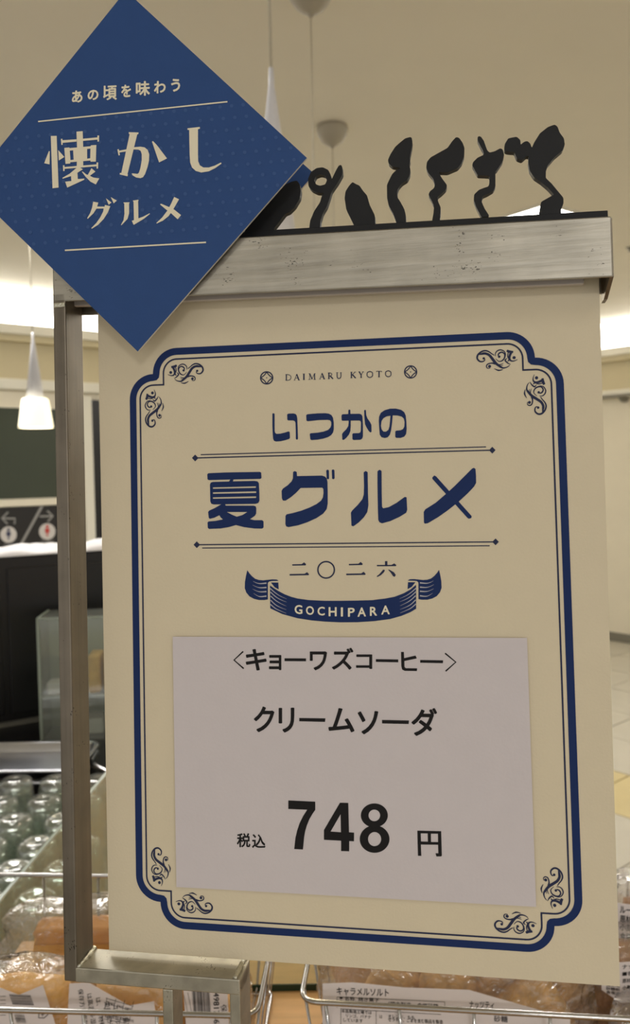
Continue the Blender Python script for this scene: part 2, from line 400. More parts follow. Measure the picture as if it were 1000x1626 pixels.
for i in range(17):
    for j in range(17):
        o = bpy.data.objects.new('tile', tmb if j in (6,) or (j in (9, 10) and i == 9) else tma); COL.objects.link(o); o.parent = fl
        o.matrix_world = MR @ Matrix.Translation((.02+i*TS, -.02-j*TS, random.uniform(-.0006, .0006)))
tag(box('ceiling', -8, 8, -4, 12, ZC, ZC+.1, M['ceiling']), kind='structure')
for nm, mt, a, b in (('left', ML, -LEN, 0.0), ('right', MR, 0.0, LEN)):
    def st(name, y0, y1, z0, z1, m, bev=0): return tag(wbox(name, mt, a, b, y0, y1, z0, z1, m, bevel=bev), kind='structure')
    st('wall_'+nm, 0, .15, -.01, ZC, M['wall'])
    n0 = {'left': 1, 'right': 6}[nm]
    st('trim_%d' % n0, -.03, .0, H(.962), ZC-.002, M['cove'])
    st('trim_%d' % (n0+1), -.075, .0, H(.895), H(.960), M['fascia'], .004)
    st('trim_%d' % (n0+2), -.060, .0, H(.850), H(.895), M['recess'], .003)
    st('trim_%d' % (n0+3), -.012, .0, H(.614), H(.850), M['recess'])
    st('trim_%d' % (n0+4), -.045, .0, H(.543), H(.614), M['fascia'], .01)
    st('baseboard_'+nm, -.012, 0, 0, .075, M['skirt'], .002)
def S(px):                                  # distance along the left wall
    k = (px-IW/2)/F; return (5.39*k+1.865)/(.788-.616*k)-4.32
w1 = wbox('window_1', ML, S(-300), S(122), -.03, 0, H(-.207), H(.445), M['wall'], kind='structure')
o = wbox('pane', None, S(-300)+.04, S(118), -.034, -.03, H(-.158), H(.427), M['green'], parent=w1)
# dark slot between the pale wall panel and the next one
tag(wbox('trim_11', ML, S(147), S(161), -.02, 0, .0, H(.50), M['black'], kind='structure'))
tag(wbox('trim_12', ML, S(133), S(147), -.035, 0, .0, H(.52), M['fascia'], kind='structure'))
# direction sign under the window
SF = Frame(ML)
sg = thing('direction_sign', 'black restroom direction sign with two arrows on far wall', 'sign', ML)
box('board', S(-190), S(122), -.028, -.004, H(-.62), H(-.212), M['signblack'], sg, bevel=.003)
def sgn(name, m, fn):
    k = Ink(SF, .0292); fn(k); return k.build(name, m, sg)
def arrow_left(k):
    k.ribbon([(3, 823), (24, 823.5), (23, 832)], 2.6, smooth=False); k.ribbon([(13, 813), (3, 823), (12, 832)], 2.6, smooth=False)
def arrow_right(k):
    k.ribbon([(63, 820), (83, 819.5)], 2.6, smooth=False); k.ribbon([(75, 811), (84, 819.5), (76, 828)], 2.6, smooth=False)
sgn('arrow', M['signgrey'], arrow_left); sgn('arrow', M['signgrey'], arrow_right)
sgn('divider', M['signgrey'], lambda k: k.ribbon([(67, 803), (27, 876)], 4, smooth=False))
sgn('disc', M['signwhite'], lambda k: k.disc(13.5, 849, 13)); sgn('disc', M['signwhite'], lambda k: k.disc(75, 844, 13))
def person_icon(k, cx, cy, s):
    k.disc(cx, cy-7*s, 2.4*s); k.poly([(cx-3.6*s, cy-4*s), (cx+3.6*s, cy-4*s), (cx+3.4*s, cy+3*s), (cx+1.4*s, cy+3*s), (cx+1*s, cy+9*s), (cx-1*s, cy+9*s), (cx-1.4*s, cy+3*s), (cx-3.4*s, cy+3*s)])
k = Ink(SF, .0296); person_icon(k, 13.5, 848, 1); k.build('icon', M['signblue'], sg)
k = Ink(SF, .0296); person_icon(k, 75, 843, 1); k.build('icon', M['signred'], sg)
k = Ink(SF, .0292); k.glyph('MEN', 6, 864, 20, 868); k.build('lettering', M['signgrey'], sg)
k = Ink(SF, .0292); k.glyph('WOMEN', 65, 858, 85, 862); k.build('lettering', M['signgrey'], sg)
# curtain rail on the right wall
bm = bmesh.new(); tube(bm, [(1.25, -.07, H(.560)), (5.5, -.07, H(.560))], .016)
rl = bmobj('curtain_rail', bm, M['skirt'], smooth=True); rl.matrix_world = MR
tag(rl, 'thin grey rail running along the right wall below the cornice', 'rail')
for t in (1.62, 3.4, 5.2):
    bm = bmesh.new(); lathe(bm, [(0, -.0), (.035, .0), (.035, .03), (.02, .05), (.016, .075), (0, .075)], 20)
    bmesh.ops.rotate(bm, verts=bm.verts, matrix=Matrix.Rotation(math.pi/2, 3, 'X')); bmesh.ops.translate(bm, verts=bm.verts, vec=(t, -.003, H(.540)))
    bmobj('bracket', bm, M['skirt'], rl, smooth=True)
# ceiling fittings
def ceil_pt(px, py):
    d = (RT*(px-IW/2)/F - UP*(py-IH/2)/F + fw); return CAM + d*(HC/d.z)
def light_panel(p, sx, sy, yaw, label, power=23):
    t = thing('ceiling_light', label, 'light', Matrix.Translation((p.x, p.y, ZC)) @ Matrix.Rotation(yaw, 4, 'Z'), 'recessed ceiling light panels')
    bm = bmesh.new()
    for a in ((-.02, sx+.02, -.02, 0), (-.02, sx+.02, sy, sy+.02), (-.02, 0, 0, sy), (sx, sx+.02, 0, sy)): bbox(bm, a[0], a[1], a[2], a[3], -.008, 0)
    bmobj('frame', bm, M['fascia'], t); box('diffuser', 0, sx, 0, sy, -.006, 0, M['panel'], t)
    l = bpy.data.lights.new('panel_light', 'AREA'); l.energy = power; l.color = LC; l.size = sx-.02
    o = bpy.data.objects.new('panel_light', l); COL.objects.link(o); o.parent = t; o.location = (sx/2, sy/2, -.009)
light_panel(ceil_pt(866, 323), .42, .62, YL, 'square glowing ceiling light behind the rightmost black sprout')
light_panel(ceil_pt(16, 222)+Vector((-.62, 0, 0)), .6, .6, 0.12, 'square glowing ceiling light at the left edge of the photo')
def sprinkler(px, py, label):
    p = ceil_pt(px, py); bm = bmesh.new(); lathe(bm, [(0, 0), (.022, 0), (.020, -.004), (.008, -.007), (.005, -.018), (.011, -.019), (.011, -.021), (0, -.021)], 20)
    o = bmobj('sprinkler_head', bm, M['skirt'], smooth=True); o.location = (p.x, p.y, ZC); tag(o, label, 'sprinkler', 'ceiling sprinklers')
sprinkler(1000, 393, 'small grey sprinkler head on the ceiling at the right edge')
sprinkler(962, 458, 'small grey sprinkler head just below the end of the steel bar')
t = thing('access_panel', 'square ceiling access panel with thin seam near the left wall', 'panel', Matrix.Translation(ceil_pt(-25, 455)) @ Matrix.Rotation(YL, 4, 'Z'))
bm = bmesh.new()
for a in ((0, .45, 0, .008), (0, .45, .442, .45), (0, .008, .008, .442), (.442, .45, .008, .442)): bbox(bm, a[0], a[1], a[2], a[3], -.004, 0)
bmobj('frame', bm, M['recess'], t); box('lid', .008, .442, .008, .442, -.002, 0, M['ceiling'], t)

# ------------------------------------------------------------------ pendant lamps
def pendant(px, depth, label, px_y=500, canopy_y=None, lit=True, lz=.768*.709, off=None):
    x = (px-IW/2)/F*depth
    t = thing('pendant_lamp', label, 'lamp', Matrix.Translation((x, depth, ZC)), 'pendant lamps with white cones')
    tip = lz-HC; cl = .252
    bm = bmesh.new(); lathe(bm, [(0, 0), (.052, 0), (.055, -.012), (.050, -.030), (.036, -.050), (.018, -.062), (.008, -.066), (.006, -.072), (0, -.072)], 32)
    bmobj('canopy', bm, M['canopy'], t, smooth=True)
    bm = bmesh.new(); tube(bm, [(0, 0, -.06), (0, 0, tip)], .0022, 8); bmobj('cord', bm, M['cord'], t, smooth=True)
    bm = bmesh.new(); lathe(bm, [(0, tip+.004), (.0035, tip+.004), (.0045, tip-.02), (.034, tip-cl), (0, tip-cl)], 32); bmobj('cone', bm, M['lampwhite'], t, smooth=True)
    a = tip-cl
    bm = bmesh.new(); lathe(bm, [(.0, a+.001), (.044, a+.001), (.050, a-.004), (.055, a-.03), (.0655, a-.105), (.0655, a-.113), (.0625, a-.113), (.052, a-.03), (.044, a-.006), (0, a-.006)], 40)
    bmobj('shade', bm, M['shade'], t, smooth=True)
    l = bpy.data.lights.new('bulb', 'POINT'); l.energy = 1.2; l.color = (1, .86, .62); l.shadow_soft_size = .03
    o = bpy.data.objects.new('bulb', l); COL.objects.link(o); o.parent = t; o.location = (0, 0, a-.125)
pendant(444, 1.15, 'white cone pendant lamp hanging just right of the blue diamond, nearest of its row')
pendant(507, 2.05, 'pendant lamp of which the dome canopy shows at the top edge')
pendant(537, 2.87, 'pendant lamp of which the small dome canopy shows above the ring sprout')
pendant(61.5, 3.2, 'lit pendant lamp with glowing shade left of the steel post')

# ================================================================== THE STAND
POSE = ((-.09207, .3429, 1.29433), -.0696, -.01769, -.17354)
CF = frame(*POSE)                                          # the sheet of the menu card, v=0 its lower edge
WF, WB = .0125, -.0036
SH = 1.02                                                  # shelf height
stand = thing('sign_stand', 'brushed steel sign stand with wide top bar and open square frame', 'sign stand', CF.m)
def uv(px, py, w=WF): return CF.at(px, py, w)
bu0 = uv(84, 480)[0]; bu1 = uv(972.5, 400)[0]
bv0 = (uv(84, 480.5)[1]+uv(968, 440)[1]+uv(400, 465)[1])/3; bv1 = (uv(965, 344.5)[1]+uv(400, 375)[1])/2
BS = -.0290; bv0 = .2723 + (bu1-.0013)*.0290; bv1 = bv0 + .0232      # the bar hangs a touch off square to the card; heights at u = 0
def slant(o):
    for v in o.data.vertices: v.co.z += BS*v.co.x
    return o
def rrect(x0, x1, y0, y1, r, seg=4):
    P = []
    for cx, cy, a in ((x1-r, y1-r, 0), (x0+r, y1-r, 90), (x0+r, y0+r, 180), (x1-r, y0+r, 270)):
        for k in range(seg+1): q = math.radians(a+90*k/seg); P.append((cx+r*math.cos(q), cy+r*math.sin(q)))
    return P
def channel():
    """top bar folded from sheet steel: front, top, back and end cheeks, open underneath"""
    bm = bmesh.new(); T = .0011
    bbox(bm, bu0, bu1, -WF, -WF+T, bv0, bv1)                 # front
    bbox(bm, bu0, bu1, -WF, .008, bv1-T, bv1)                # top
    bbox(bm, bu0, bu1, .008-T, .008, bv0-.001, bv1)          # back
    bbox(bm, bu0, bu0+T, -WF, .008, bv0, bv1)
    return bm
slant(bmobj('top_bar', channel(), M['steel_h'], stand, bevel=.0006, seg=2))
# right cheek with the sloping lower corner
bm = bmesh.new(); T = .0011
prof = [(-WF+.0003, bv0+.0003), (-WF+.0003, bv1-.0008), (.008, bv1-.0008), (.008, bv0-.0045), (.002, bv0-.0045)]
vs = [bm.verts.new((bu1-.0012, y, z)) for y, z in prof]; vt = [bm.verts.new((bu1+.0002, y, z)) for y, z in prof]
bm.faces.new(vs); bm.faces.new(vt[::-1])
for i in range(5): bm.faces.new((vs[i], vs[(i+1) % 5], vt[(i+1) % 5], vt[i]))
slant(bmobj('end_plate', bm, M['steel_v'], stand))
# clip strip along the lower edge of the bar
s0 = uv(114, 483, .004)[0]; s1 = uv(927, 452, .004)[0]
slant(box('clip_strip', s0, s1, -.0042, -.0016, bv0+.0002, bv0+.012, M['acrylic'], stand, bevel=.0004))
# post, base bar, legs of 6 mm flat stock
pu0, pu1 = bu0+.0006, uv(107, 600)[0]
pb0 = uv(97, 1420)[0]; pb1 = uv(118.5, 1420)[0]
base_t = (uv(122, 1536)[1]+uv(375, 1556.5)[1])/2; base_b = base_t-.0062
pl, pr = (pu0+pb0)/2, (pu1+pb1)/2
fd = CF.m.to_3x3() @ Vector((0, 0, -1)); leg_bottom = (SH+.0035-CF.m.translation.z)/CF.m[2][2]
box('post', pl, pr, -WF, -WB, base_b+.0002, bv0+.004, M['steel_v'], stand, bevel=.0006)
r1 = uv(381.5, 1600)[0]; r0_ = uv(364.5, 1600)[0]; m0 = uv(258, 1600)[0]; m1 = uv(274.5, 1600)[0]
box('base_bar', pr-.0008, r1, -WF, -WB, base_b, base_t, M['steel_f'], stand, bevel=.0005)
box('leg', m0, m1, -WF+.0002, -WB-.004, leg_bottom, base_b, M['steel_f'], stand, bevel=.0005)
box('leg', r0_, r1, -WF+.0002, -WB-.0002, leg_bottom, base_t-.0008, M['steel_f'], stand, bevel=.0005)
fc_ = CF.m @ Vector(((m0+r1)/2, 0, leg_bottom)); fm_ = CF.m.inverted() @ Matrix.Translation((fc_.x, fc_.y+.01, SH)) @ Matrix.Rotation(POSE[3], 4, 'Z')
box('foot_plate', -.095, .095, -.045, .045, .0002, .003, M['steel_f'], stand, bevel=.0005, mtx=fm_)
for u, sgn_ in ((pr+.0006, 1), (r1-.0022, 1)):               # ground weld seams in the corners
    bm = bmesh.new(); n = 14; pts = [(u+random.uniform(-.00015, .00015), -WF+.0006+(WF-WB-.001)*i/n, base_t+.0002+random.uniform(-.0001, .0001)) for i in range(n+1)]
    tube(bm, pts, [.0011+random.uniform(-.0002, .0003) for _ in pts], 8); bmobj('weld', bm, M['weld'], stand, smooth=True)
bm = bmesh.new(); bbox(bm, pl+.0006, pr-.0002, -WF-.0004, -WF+.001, bv0-.0022, bv0-.0002); bmobj('weld', bm, M['weld'], stand, bevel=.0003)

# ------------------------------------------------------------------ black cut-out sprouts
WO0, WO1 = -.0005, .0025
orn = thing('sprout_ornament', 'black steel row of seven sprouts cut from plate on the top bar', 'ornament', CF.m)
def oz(x, y, s): return lambda L: [(x+a/s, y+b/s) for a, b in L]
A1, A2, A3 = oz(400, 240, 4.5455), oz(600, 190, 6.25), oz(740, 190, 5.5556)
def sprout(loops, smooth=.9):
    L = [[CF.at(x, y, WO1) for x, y in round_poly(l, 2.2, 3)] for l in loops]
    plate('sprout', L, WO0, WO1, M['black_steel'], orn)
sprout([A1([(345, 240), (352, 290), (345, 340), (310, 400), (270, 440), (240, 452), (150, 570), (-60, 600), (-20, 500), (60, 420), (150, 330), (240, 240), (290, 218), (325, 212)])])
sprout([A1([(640, 98), (650, 110), (654, 165), (620, 225), (575, 290), (560, 340), (540, 400), (510, 450), (495, 500), (490, 560), (412, 560), (420, 500), (450, 430), (490, 370), (505, 320), (520, 302), (470, 300), (430, 280), (408, 255), (404, 200), (425, 150), (465, 122), (510, 116), (550, 135), (568, 170), (574, 205), (605, 140), (625, 105)]),
        A1([(447, 210), (462, 240), (490, 250), (528, 240), (541, 210), (527, 175), (495, 167), (460, 180)])])
sprout([A1([(725, 222), (745, 235), (775, 248), (800, 285), (830, 320), (850, 390), (885, 460), (892, 540), (740, 545), (710, 480), (680, 420), (668, 340), (675, 290), (700, 250)])])
sprout([A2([(320, 172), (335, 180), (342, 220), (335, 280), (322, 340), (315, 385), (320, 405), (310, 455), (322, 490), (315, 550), (290, 600), (240, 630), (205, 670), (190, 710), (192, 770), (225, 820), (262, 890), (275, 940), (278, 1020), (185, 1030), (150, 930), (105, 850), (90, 780), (88, 650), (105, 610), (140, 540), (180, 500), (225, 478), (140, 465), (105, 435), (98, 400), (125, 340), (170, 270), (220, 225), (270, 185)])])
sprout([A2([(775, 172), (805, 180), (840, 230), (858, 280), (855, 360), (830, 430), (790, 480), (740, 500), (690, 522), (600, 520), (630, 575), (685, 650), (675, 690), (630, 735), (590, 765), (595, 810), (622, 870), (620, 940), (612, 1010), (535, 1010), (550, 930), (555, 860), (530, 800), (500, 745), (515, 710), (555, 680), (565, 640), (545, 580), (500, 530), (478, 480), (485, 420), (520, 375), (600, 330), (690, 280), (735, 215)])])
sprout([A3([(110, 145), (130, 150), (155, 185), (185, 270), (205, 290), (250, 280), (300, 252), (322, 262), (335, 310), (320, 370), (270, 445), (258, 455), (258, 590), (240, 625), (190, 655), (145, 675), (135, 720), (160, 780), (205, 850), (135, 860), (90, 775), (66, 710), (70, 660), (110, 620), (160, 600), (195, 590), (205, 560), (205, 495), (100, 490), (85, 460), (52, 400), (60, 375), (100, 335), (155, 310), (150, 275), (125, 230), (100, 180), (100, 155)])])
sprout([A3([(335, 250), (340, 215), (370, 165), (445, 150), (478, 180), (480, 222), (510, 195), (540, 188), (565, 210), (578, 248), (600, 200), (650, 120), (720, 65), (780, 43), (805, 60), (825, 115), (862, 165), (870, 220), (850, 270), (780, 330), (720, 400), (703, 450), (702, 515), (750, 560), (800, 620), (858, 690), (858, 740), (835, 790), (840, 840), (640, 850), (660, 725), (775, 660), (720, 600), (660, 550), (600, 510), (560, 450), (548, 380), (552, 320), (530, 320), (490, 358), (445, 340), (425, 285), (360, 280), (338, 270)])])
o1 = uv(965, 336, WO1+.001)[0]; o0 = bu0+.004
ot = bv1+.0056
slant(box('base_strip', o0, o1, -WO1-.001, .0012, bv1, ot, M['black_steel'], orn, bevel=.0003))

# ------------------------------------------------------------------ menu card
card = thing('menu_card', 'cream sheet with navy ornamental border hanging under the steel bar', 'card', CF.m)
plate('sheet', [[(0, 0), (.21, 0), (.21, .297), (0, .297)]], -.0007, 0.0, M['card'], card)
# the frame line in the print, corners as printed
Q = dict(bl=uv(217.1, 1470.1, 0), br=uv(927.5, 1517.3, 0), tl=uv(205.1, 556.1, 0), tr=uv(891.9, 523.1, 0))
BW = (Q['br'][0]-Q['bl'][0]+Q['tr'][0]-Q['tl'][0])/2; BH = (Q['tl'][1]-Q['bl'][1]+Q['tr'][1]-Q['br'][1])/2
def B(x, y):                                # ideal frame coordinates -> card coordinates (y down from the top left)
    a, b = x/BW, y/BH; f = lambda i: (Q['tl'][i]*(1-a)+Q['tr'][i]*a)*(1-b)+(Q['bl'][i]*(1-a)+Q['br'][i]*a)*b
    return (f(0), f(1))
def Binv(p):
    x, y = BW/2, BH/2
    for _ in range(12):
        q = B(x, y); x += p[0]-q[0]; y -= p[1]-q[1]
    return x, y
def corner_path(rr, off, cusp):
    """one quarter of the notched frame, top left, from the left side up to the top; rr arc radius, off inset of the line"""
    R0 = .0108; P = []
    n = 12
    for k in range(n+1):
        a = math.radians(180+90*k/n); P.append((R0+rr*math.cos(a), 2*R0+rr*math.sin(a)))
    if cusp == 'sharp' and off > 0: P.append((R0+off, R0+off))
    if cusp == 'round': P += [(R0+off*.55, R0+off*.9), (R0+off*.9, R0+off*.55)] if off > 0 else []
    for k in range(n+1):
        a = math.radians(180+90*k/n); P.append((2*R0+rr*math.cos(a), R0+rr*math.sin(a)))
    return P
def closed_path(rr, off, cusp):
    c = corner_path(rr, off, cusp)
    tl = c; tr = [(BW-x, y) for x, y in c][::-1]; br = [(BW-x, BH-y) for x, y in c]; bl = [(x, BH-y) for x, y in c][::-1]
    return [B(*p) for p in tl+tr+br+bl]
R0, TH = .0108, .0030
k = Ink(CF, .00012); k.add_uv([closed_path(R0, 0, 'sharp'), closed_path(R0-TH, TH, 'round')]); k.build('border', M['navy'], card)
k = Ink(CF, .00012); k.add_uv([closed_path(R0-.00445, .00445, 'sharp'), closed_path(R0-.00512, .00512, 'sharp')]); k.build('border', M['dnavy'], card)
# corner flourishes
FO, FS = (220, 560), 8.333
def flourish(k, mp):
    rb = lambda pts, wd: k.ribbon(pts, [x*1.5/FS for x in wd], FO, FS, mapper=mp)
    ds = lambda x, y, r: k.disc(x, y, r, org=FO, sc=FS, mapper=mp, seg=16)
    ds(775, 240, 15); rb([(762, 250), (768, 268), (790, 278), (820, 275), (845, 250), (852, 220), (838, 185), (800, 155), (755, 145), (715, 160), (680, 190), (650, 212)], [6, 12, 15, 12, 6])
    rb([(830, 188), (800, 182), (755, 180), (710, 205), (675, 255), (640, 310), (600, 350), (560, 378), (510, 372), (478, 350)], [6, 20, 20, 22, 18, 10, 4])
    rb([(645, 320), (680, 308), (715, 310), (740, 322), (748, 345), (735, 368), (705, 368)], [14, 10, 10, 8, 4]); ds(712, 345, 18)
    ds(595, 235, 15); rb([(602, 228), (605, 210), (590, 190), (565, 182), (540, 195), (528, 220), (535, 255), (560, 285), (600, 293), (638, 255)], [8, 12, 10, 12, 10, 3])
    rb([(518, 225), (530, 180), (572, 152), (612, 160), (636, 188), (638, 225)], [4, 8, 10, 8, 4])
    ds(425, 262, 19); rb([(385, 288), (430, 303), (465, 295), (478, 262), (470, 225), (452, 190)], [3, 9, 14, 18, 20]); rb([(432, 190), (470, 185), (505, 168)], [16, 22, 18])
    rb([(485, 180), (497, 235), (482, 280), (500, 300)], [6, 8, 12, 6]); rb([(505, 262), (528, 285), (505, 318), (470, 342)], [3, 12, 10, 3])
    rb([(560, 398), (610, 404), (660, 378)], [4, 12, 3]); rb([(550, 322), (600, 335), (640, 305)], [3, 9, 3]); rb([(555, 345), (600, 352), (630, 330)], [3, 8, 3])
def fl_map(mx, my, swap):
    def mp(L):
        out = []
        for x, y in L:
            a, b = Binv(CF.at(x, y, .00012))
            if swap: a, b = b, a
            if mx: a = BW-a
            if my: b = BH-b
            out.append(B(a, b))
        return out
    return mp
for mx in (0, 1):
    for my in (0, 1):
        for sw in (0, 1):
            k = Ink(CF, .00012); flourish(k, fl_map(mx, my, sw)); k.build('flourish', M['dnavy'], card)
# emblems and DAIMARU KYOTO
for cx, cy in ((423.3, 600), (651.8, 590.6)):
    k = Ink(CF, .00012); r = 10.6; k.disc(cx, cy, r, hole=1.9)
    for a in range(4):
        p = [(cx+r*.93*math.cos(math.radians(t)), cy+r*.93*math.sin(math.radians(t))) for t in (a*90, a*90+90)]; q = (cx+r*.42*math.cos(math.radians(a*90+45)), cy+r*.42*math.sin(math.radians(a*90+45)))
        k.ribbon([(p[0][0]*(1-t)**2+2*q[0]*t*(1-t)+p[1][0]*t*t, p[0][1]*(1-t)**2+2*q[1]*t*(1-t)+p[1][1]*t*t) for t in (0, .25, .5, .75, 1)], 1.6, n=3)
    k.disc(cx, cy, .9); k.build('emblem', M['dnavy'], card)
SERIF = {  # strokes in a unit box, (points, width), serif bars
 'D': [([(.18, 0), (.18, 1)], .15), ([(.05, .97), (.4, .97), (.78, .85), (.95, .5), (.78, .15), (.4, .03), (.05, .03)], .09)],
 'A': [([(.5, 1), (.12, 0)], .07), ([(.48, 1), (.88, 0)], .16), ([(.26, .35), (.72, .35)], .07), ([(0, .02), (.26, .02)], .06), ([(.7, .02), (1.05, .02)], .06)],
 'I': [([(.5, 0), (.5, 1)], .42), ([(.1, .02), (.9, .02)], .06), ([(.1, .98), (.9, .98)], .06)],
 'M': [([(.15, 0), (.18, 1)], .06), ([(.18, 1), (.5, .08)], .14), ([(.5, .08), (.82, 1)], .06), ([(.82, 1), (.87, 0)], .14), ([(0, .02), (.3, .02)], .06), ([(.7, .02), (1.02, .02)], .06), ([(.03, .98), (.2, .98)], .06), ([(.8, .98), (.98, .98)], .06)],
 'R': [([(.2, 0), (.2, 1)], .16), ([(.05, .97), (.5, .97), (.75, .75), (.5, .5), (.2, .5)], .09), ([(.42, .5), (.95, .0)], .16), ([(.03, .02), (.38, .02)], .06)],
 'U': [([(.18, 1), (.18, .3), (.35, .04), (.6, .04), (.8, .3), (.8, 1)], .12), ([(.0, .98), (.36, .98)], .06), ([(.66, .98), (.95, .98)], .06)],
 'K': [([(.2, 0), (.2, 1)], .16), ([(.85, 1), (.28, .48)], .07), ([(.4, .55), (.92, 0)], .16), ([(.03, .02), (.38, .02)], .06), ([(.03, .98), (.38, .98)], .06), ([(.66, .98), (1, .98)], .06), ([(.72, .02), (1.02, .02)], .06)],
 'Y': [([(.1, 1), (.5, .48)], .15), ([(.88, 1), (.5, .48)], .07), ([(.5, .5), (.5, 0)], .15), ([(-.02, .98), (.3, .98)], .06), ([(.7, .98), (1.02, .98)], .06), ([(.32, .02), (.68, .02)], .06)],
 'O': [([(.5, 1), (.14, .82), (.08, .5), (.14, .18), (.5, .0), (.86, .18), (.92, .5), (.86, .82), (.5, 1)], .11)],
 'T': [([(.5, 0), (.5, .97)], .16), ([(.03, .96), (.97, .96)], .07), ([(.03, .98), (.03, .8)], .05), ([(.97, .98), (.97, .8)], .05), ([(.32, .02), (.68, .02)], .06)]}
k = Ink(CF, .00012); o_ = (440, 580); s_ = 4.5455
for ch, x0, x1 in (('D', 58, 102), ('A', 120, 162), ('I', 183, 202), ('M', 225, 278), ('A', 303, 345), ('R', 365, 405), ('U', 425, 468), ('K', 527, 569), ('Y', 587, 625), ('O', 645, 692), ('T', 715, 755), ('O', 778, 825)):
    yb = 110-(x0-58)*.0375; yt = yb-44
    for pts, wd in SERIF[ch]:
        P = [(x0+a*(x1-x0), yb+b*(yt-yb)) for a, b in pts]
        sm = len(pts) > 4
        k.ribbon(P, (wd*(x1-x0) if ch == 'I' and wd > .2 else wd*42)/s_*1.25, o_, s_, smooth=sm, n=4)
k.build('lettering', M['dnavy'], card)
def glyphs(name, m, parent, fr, wd, polys, r=.6):
    for org, sc, loops in polys:
        k = Ink(fr, wd)
        for L in loops: k.poly(L[0], L[1:], org, sc, r)
        k.build(name, m, parent)
g1, g2 = (420, 640), (530, 640); s8 = 8.3333
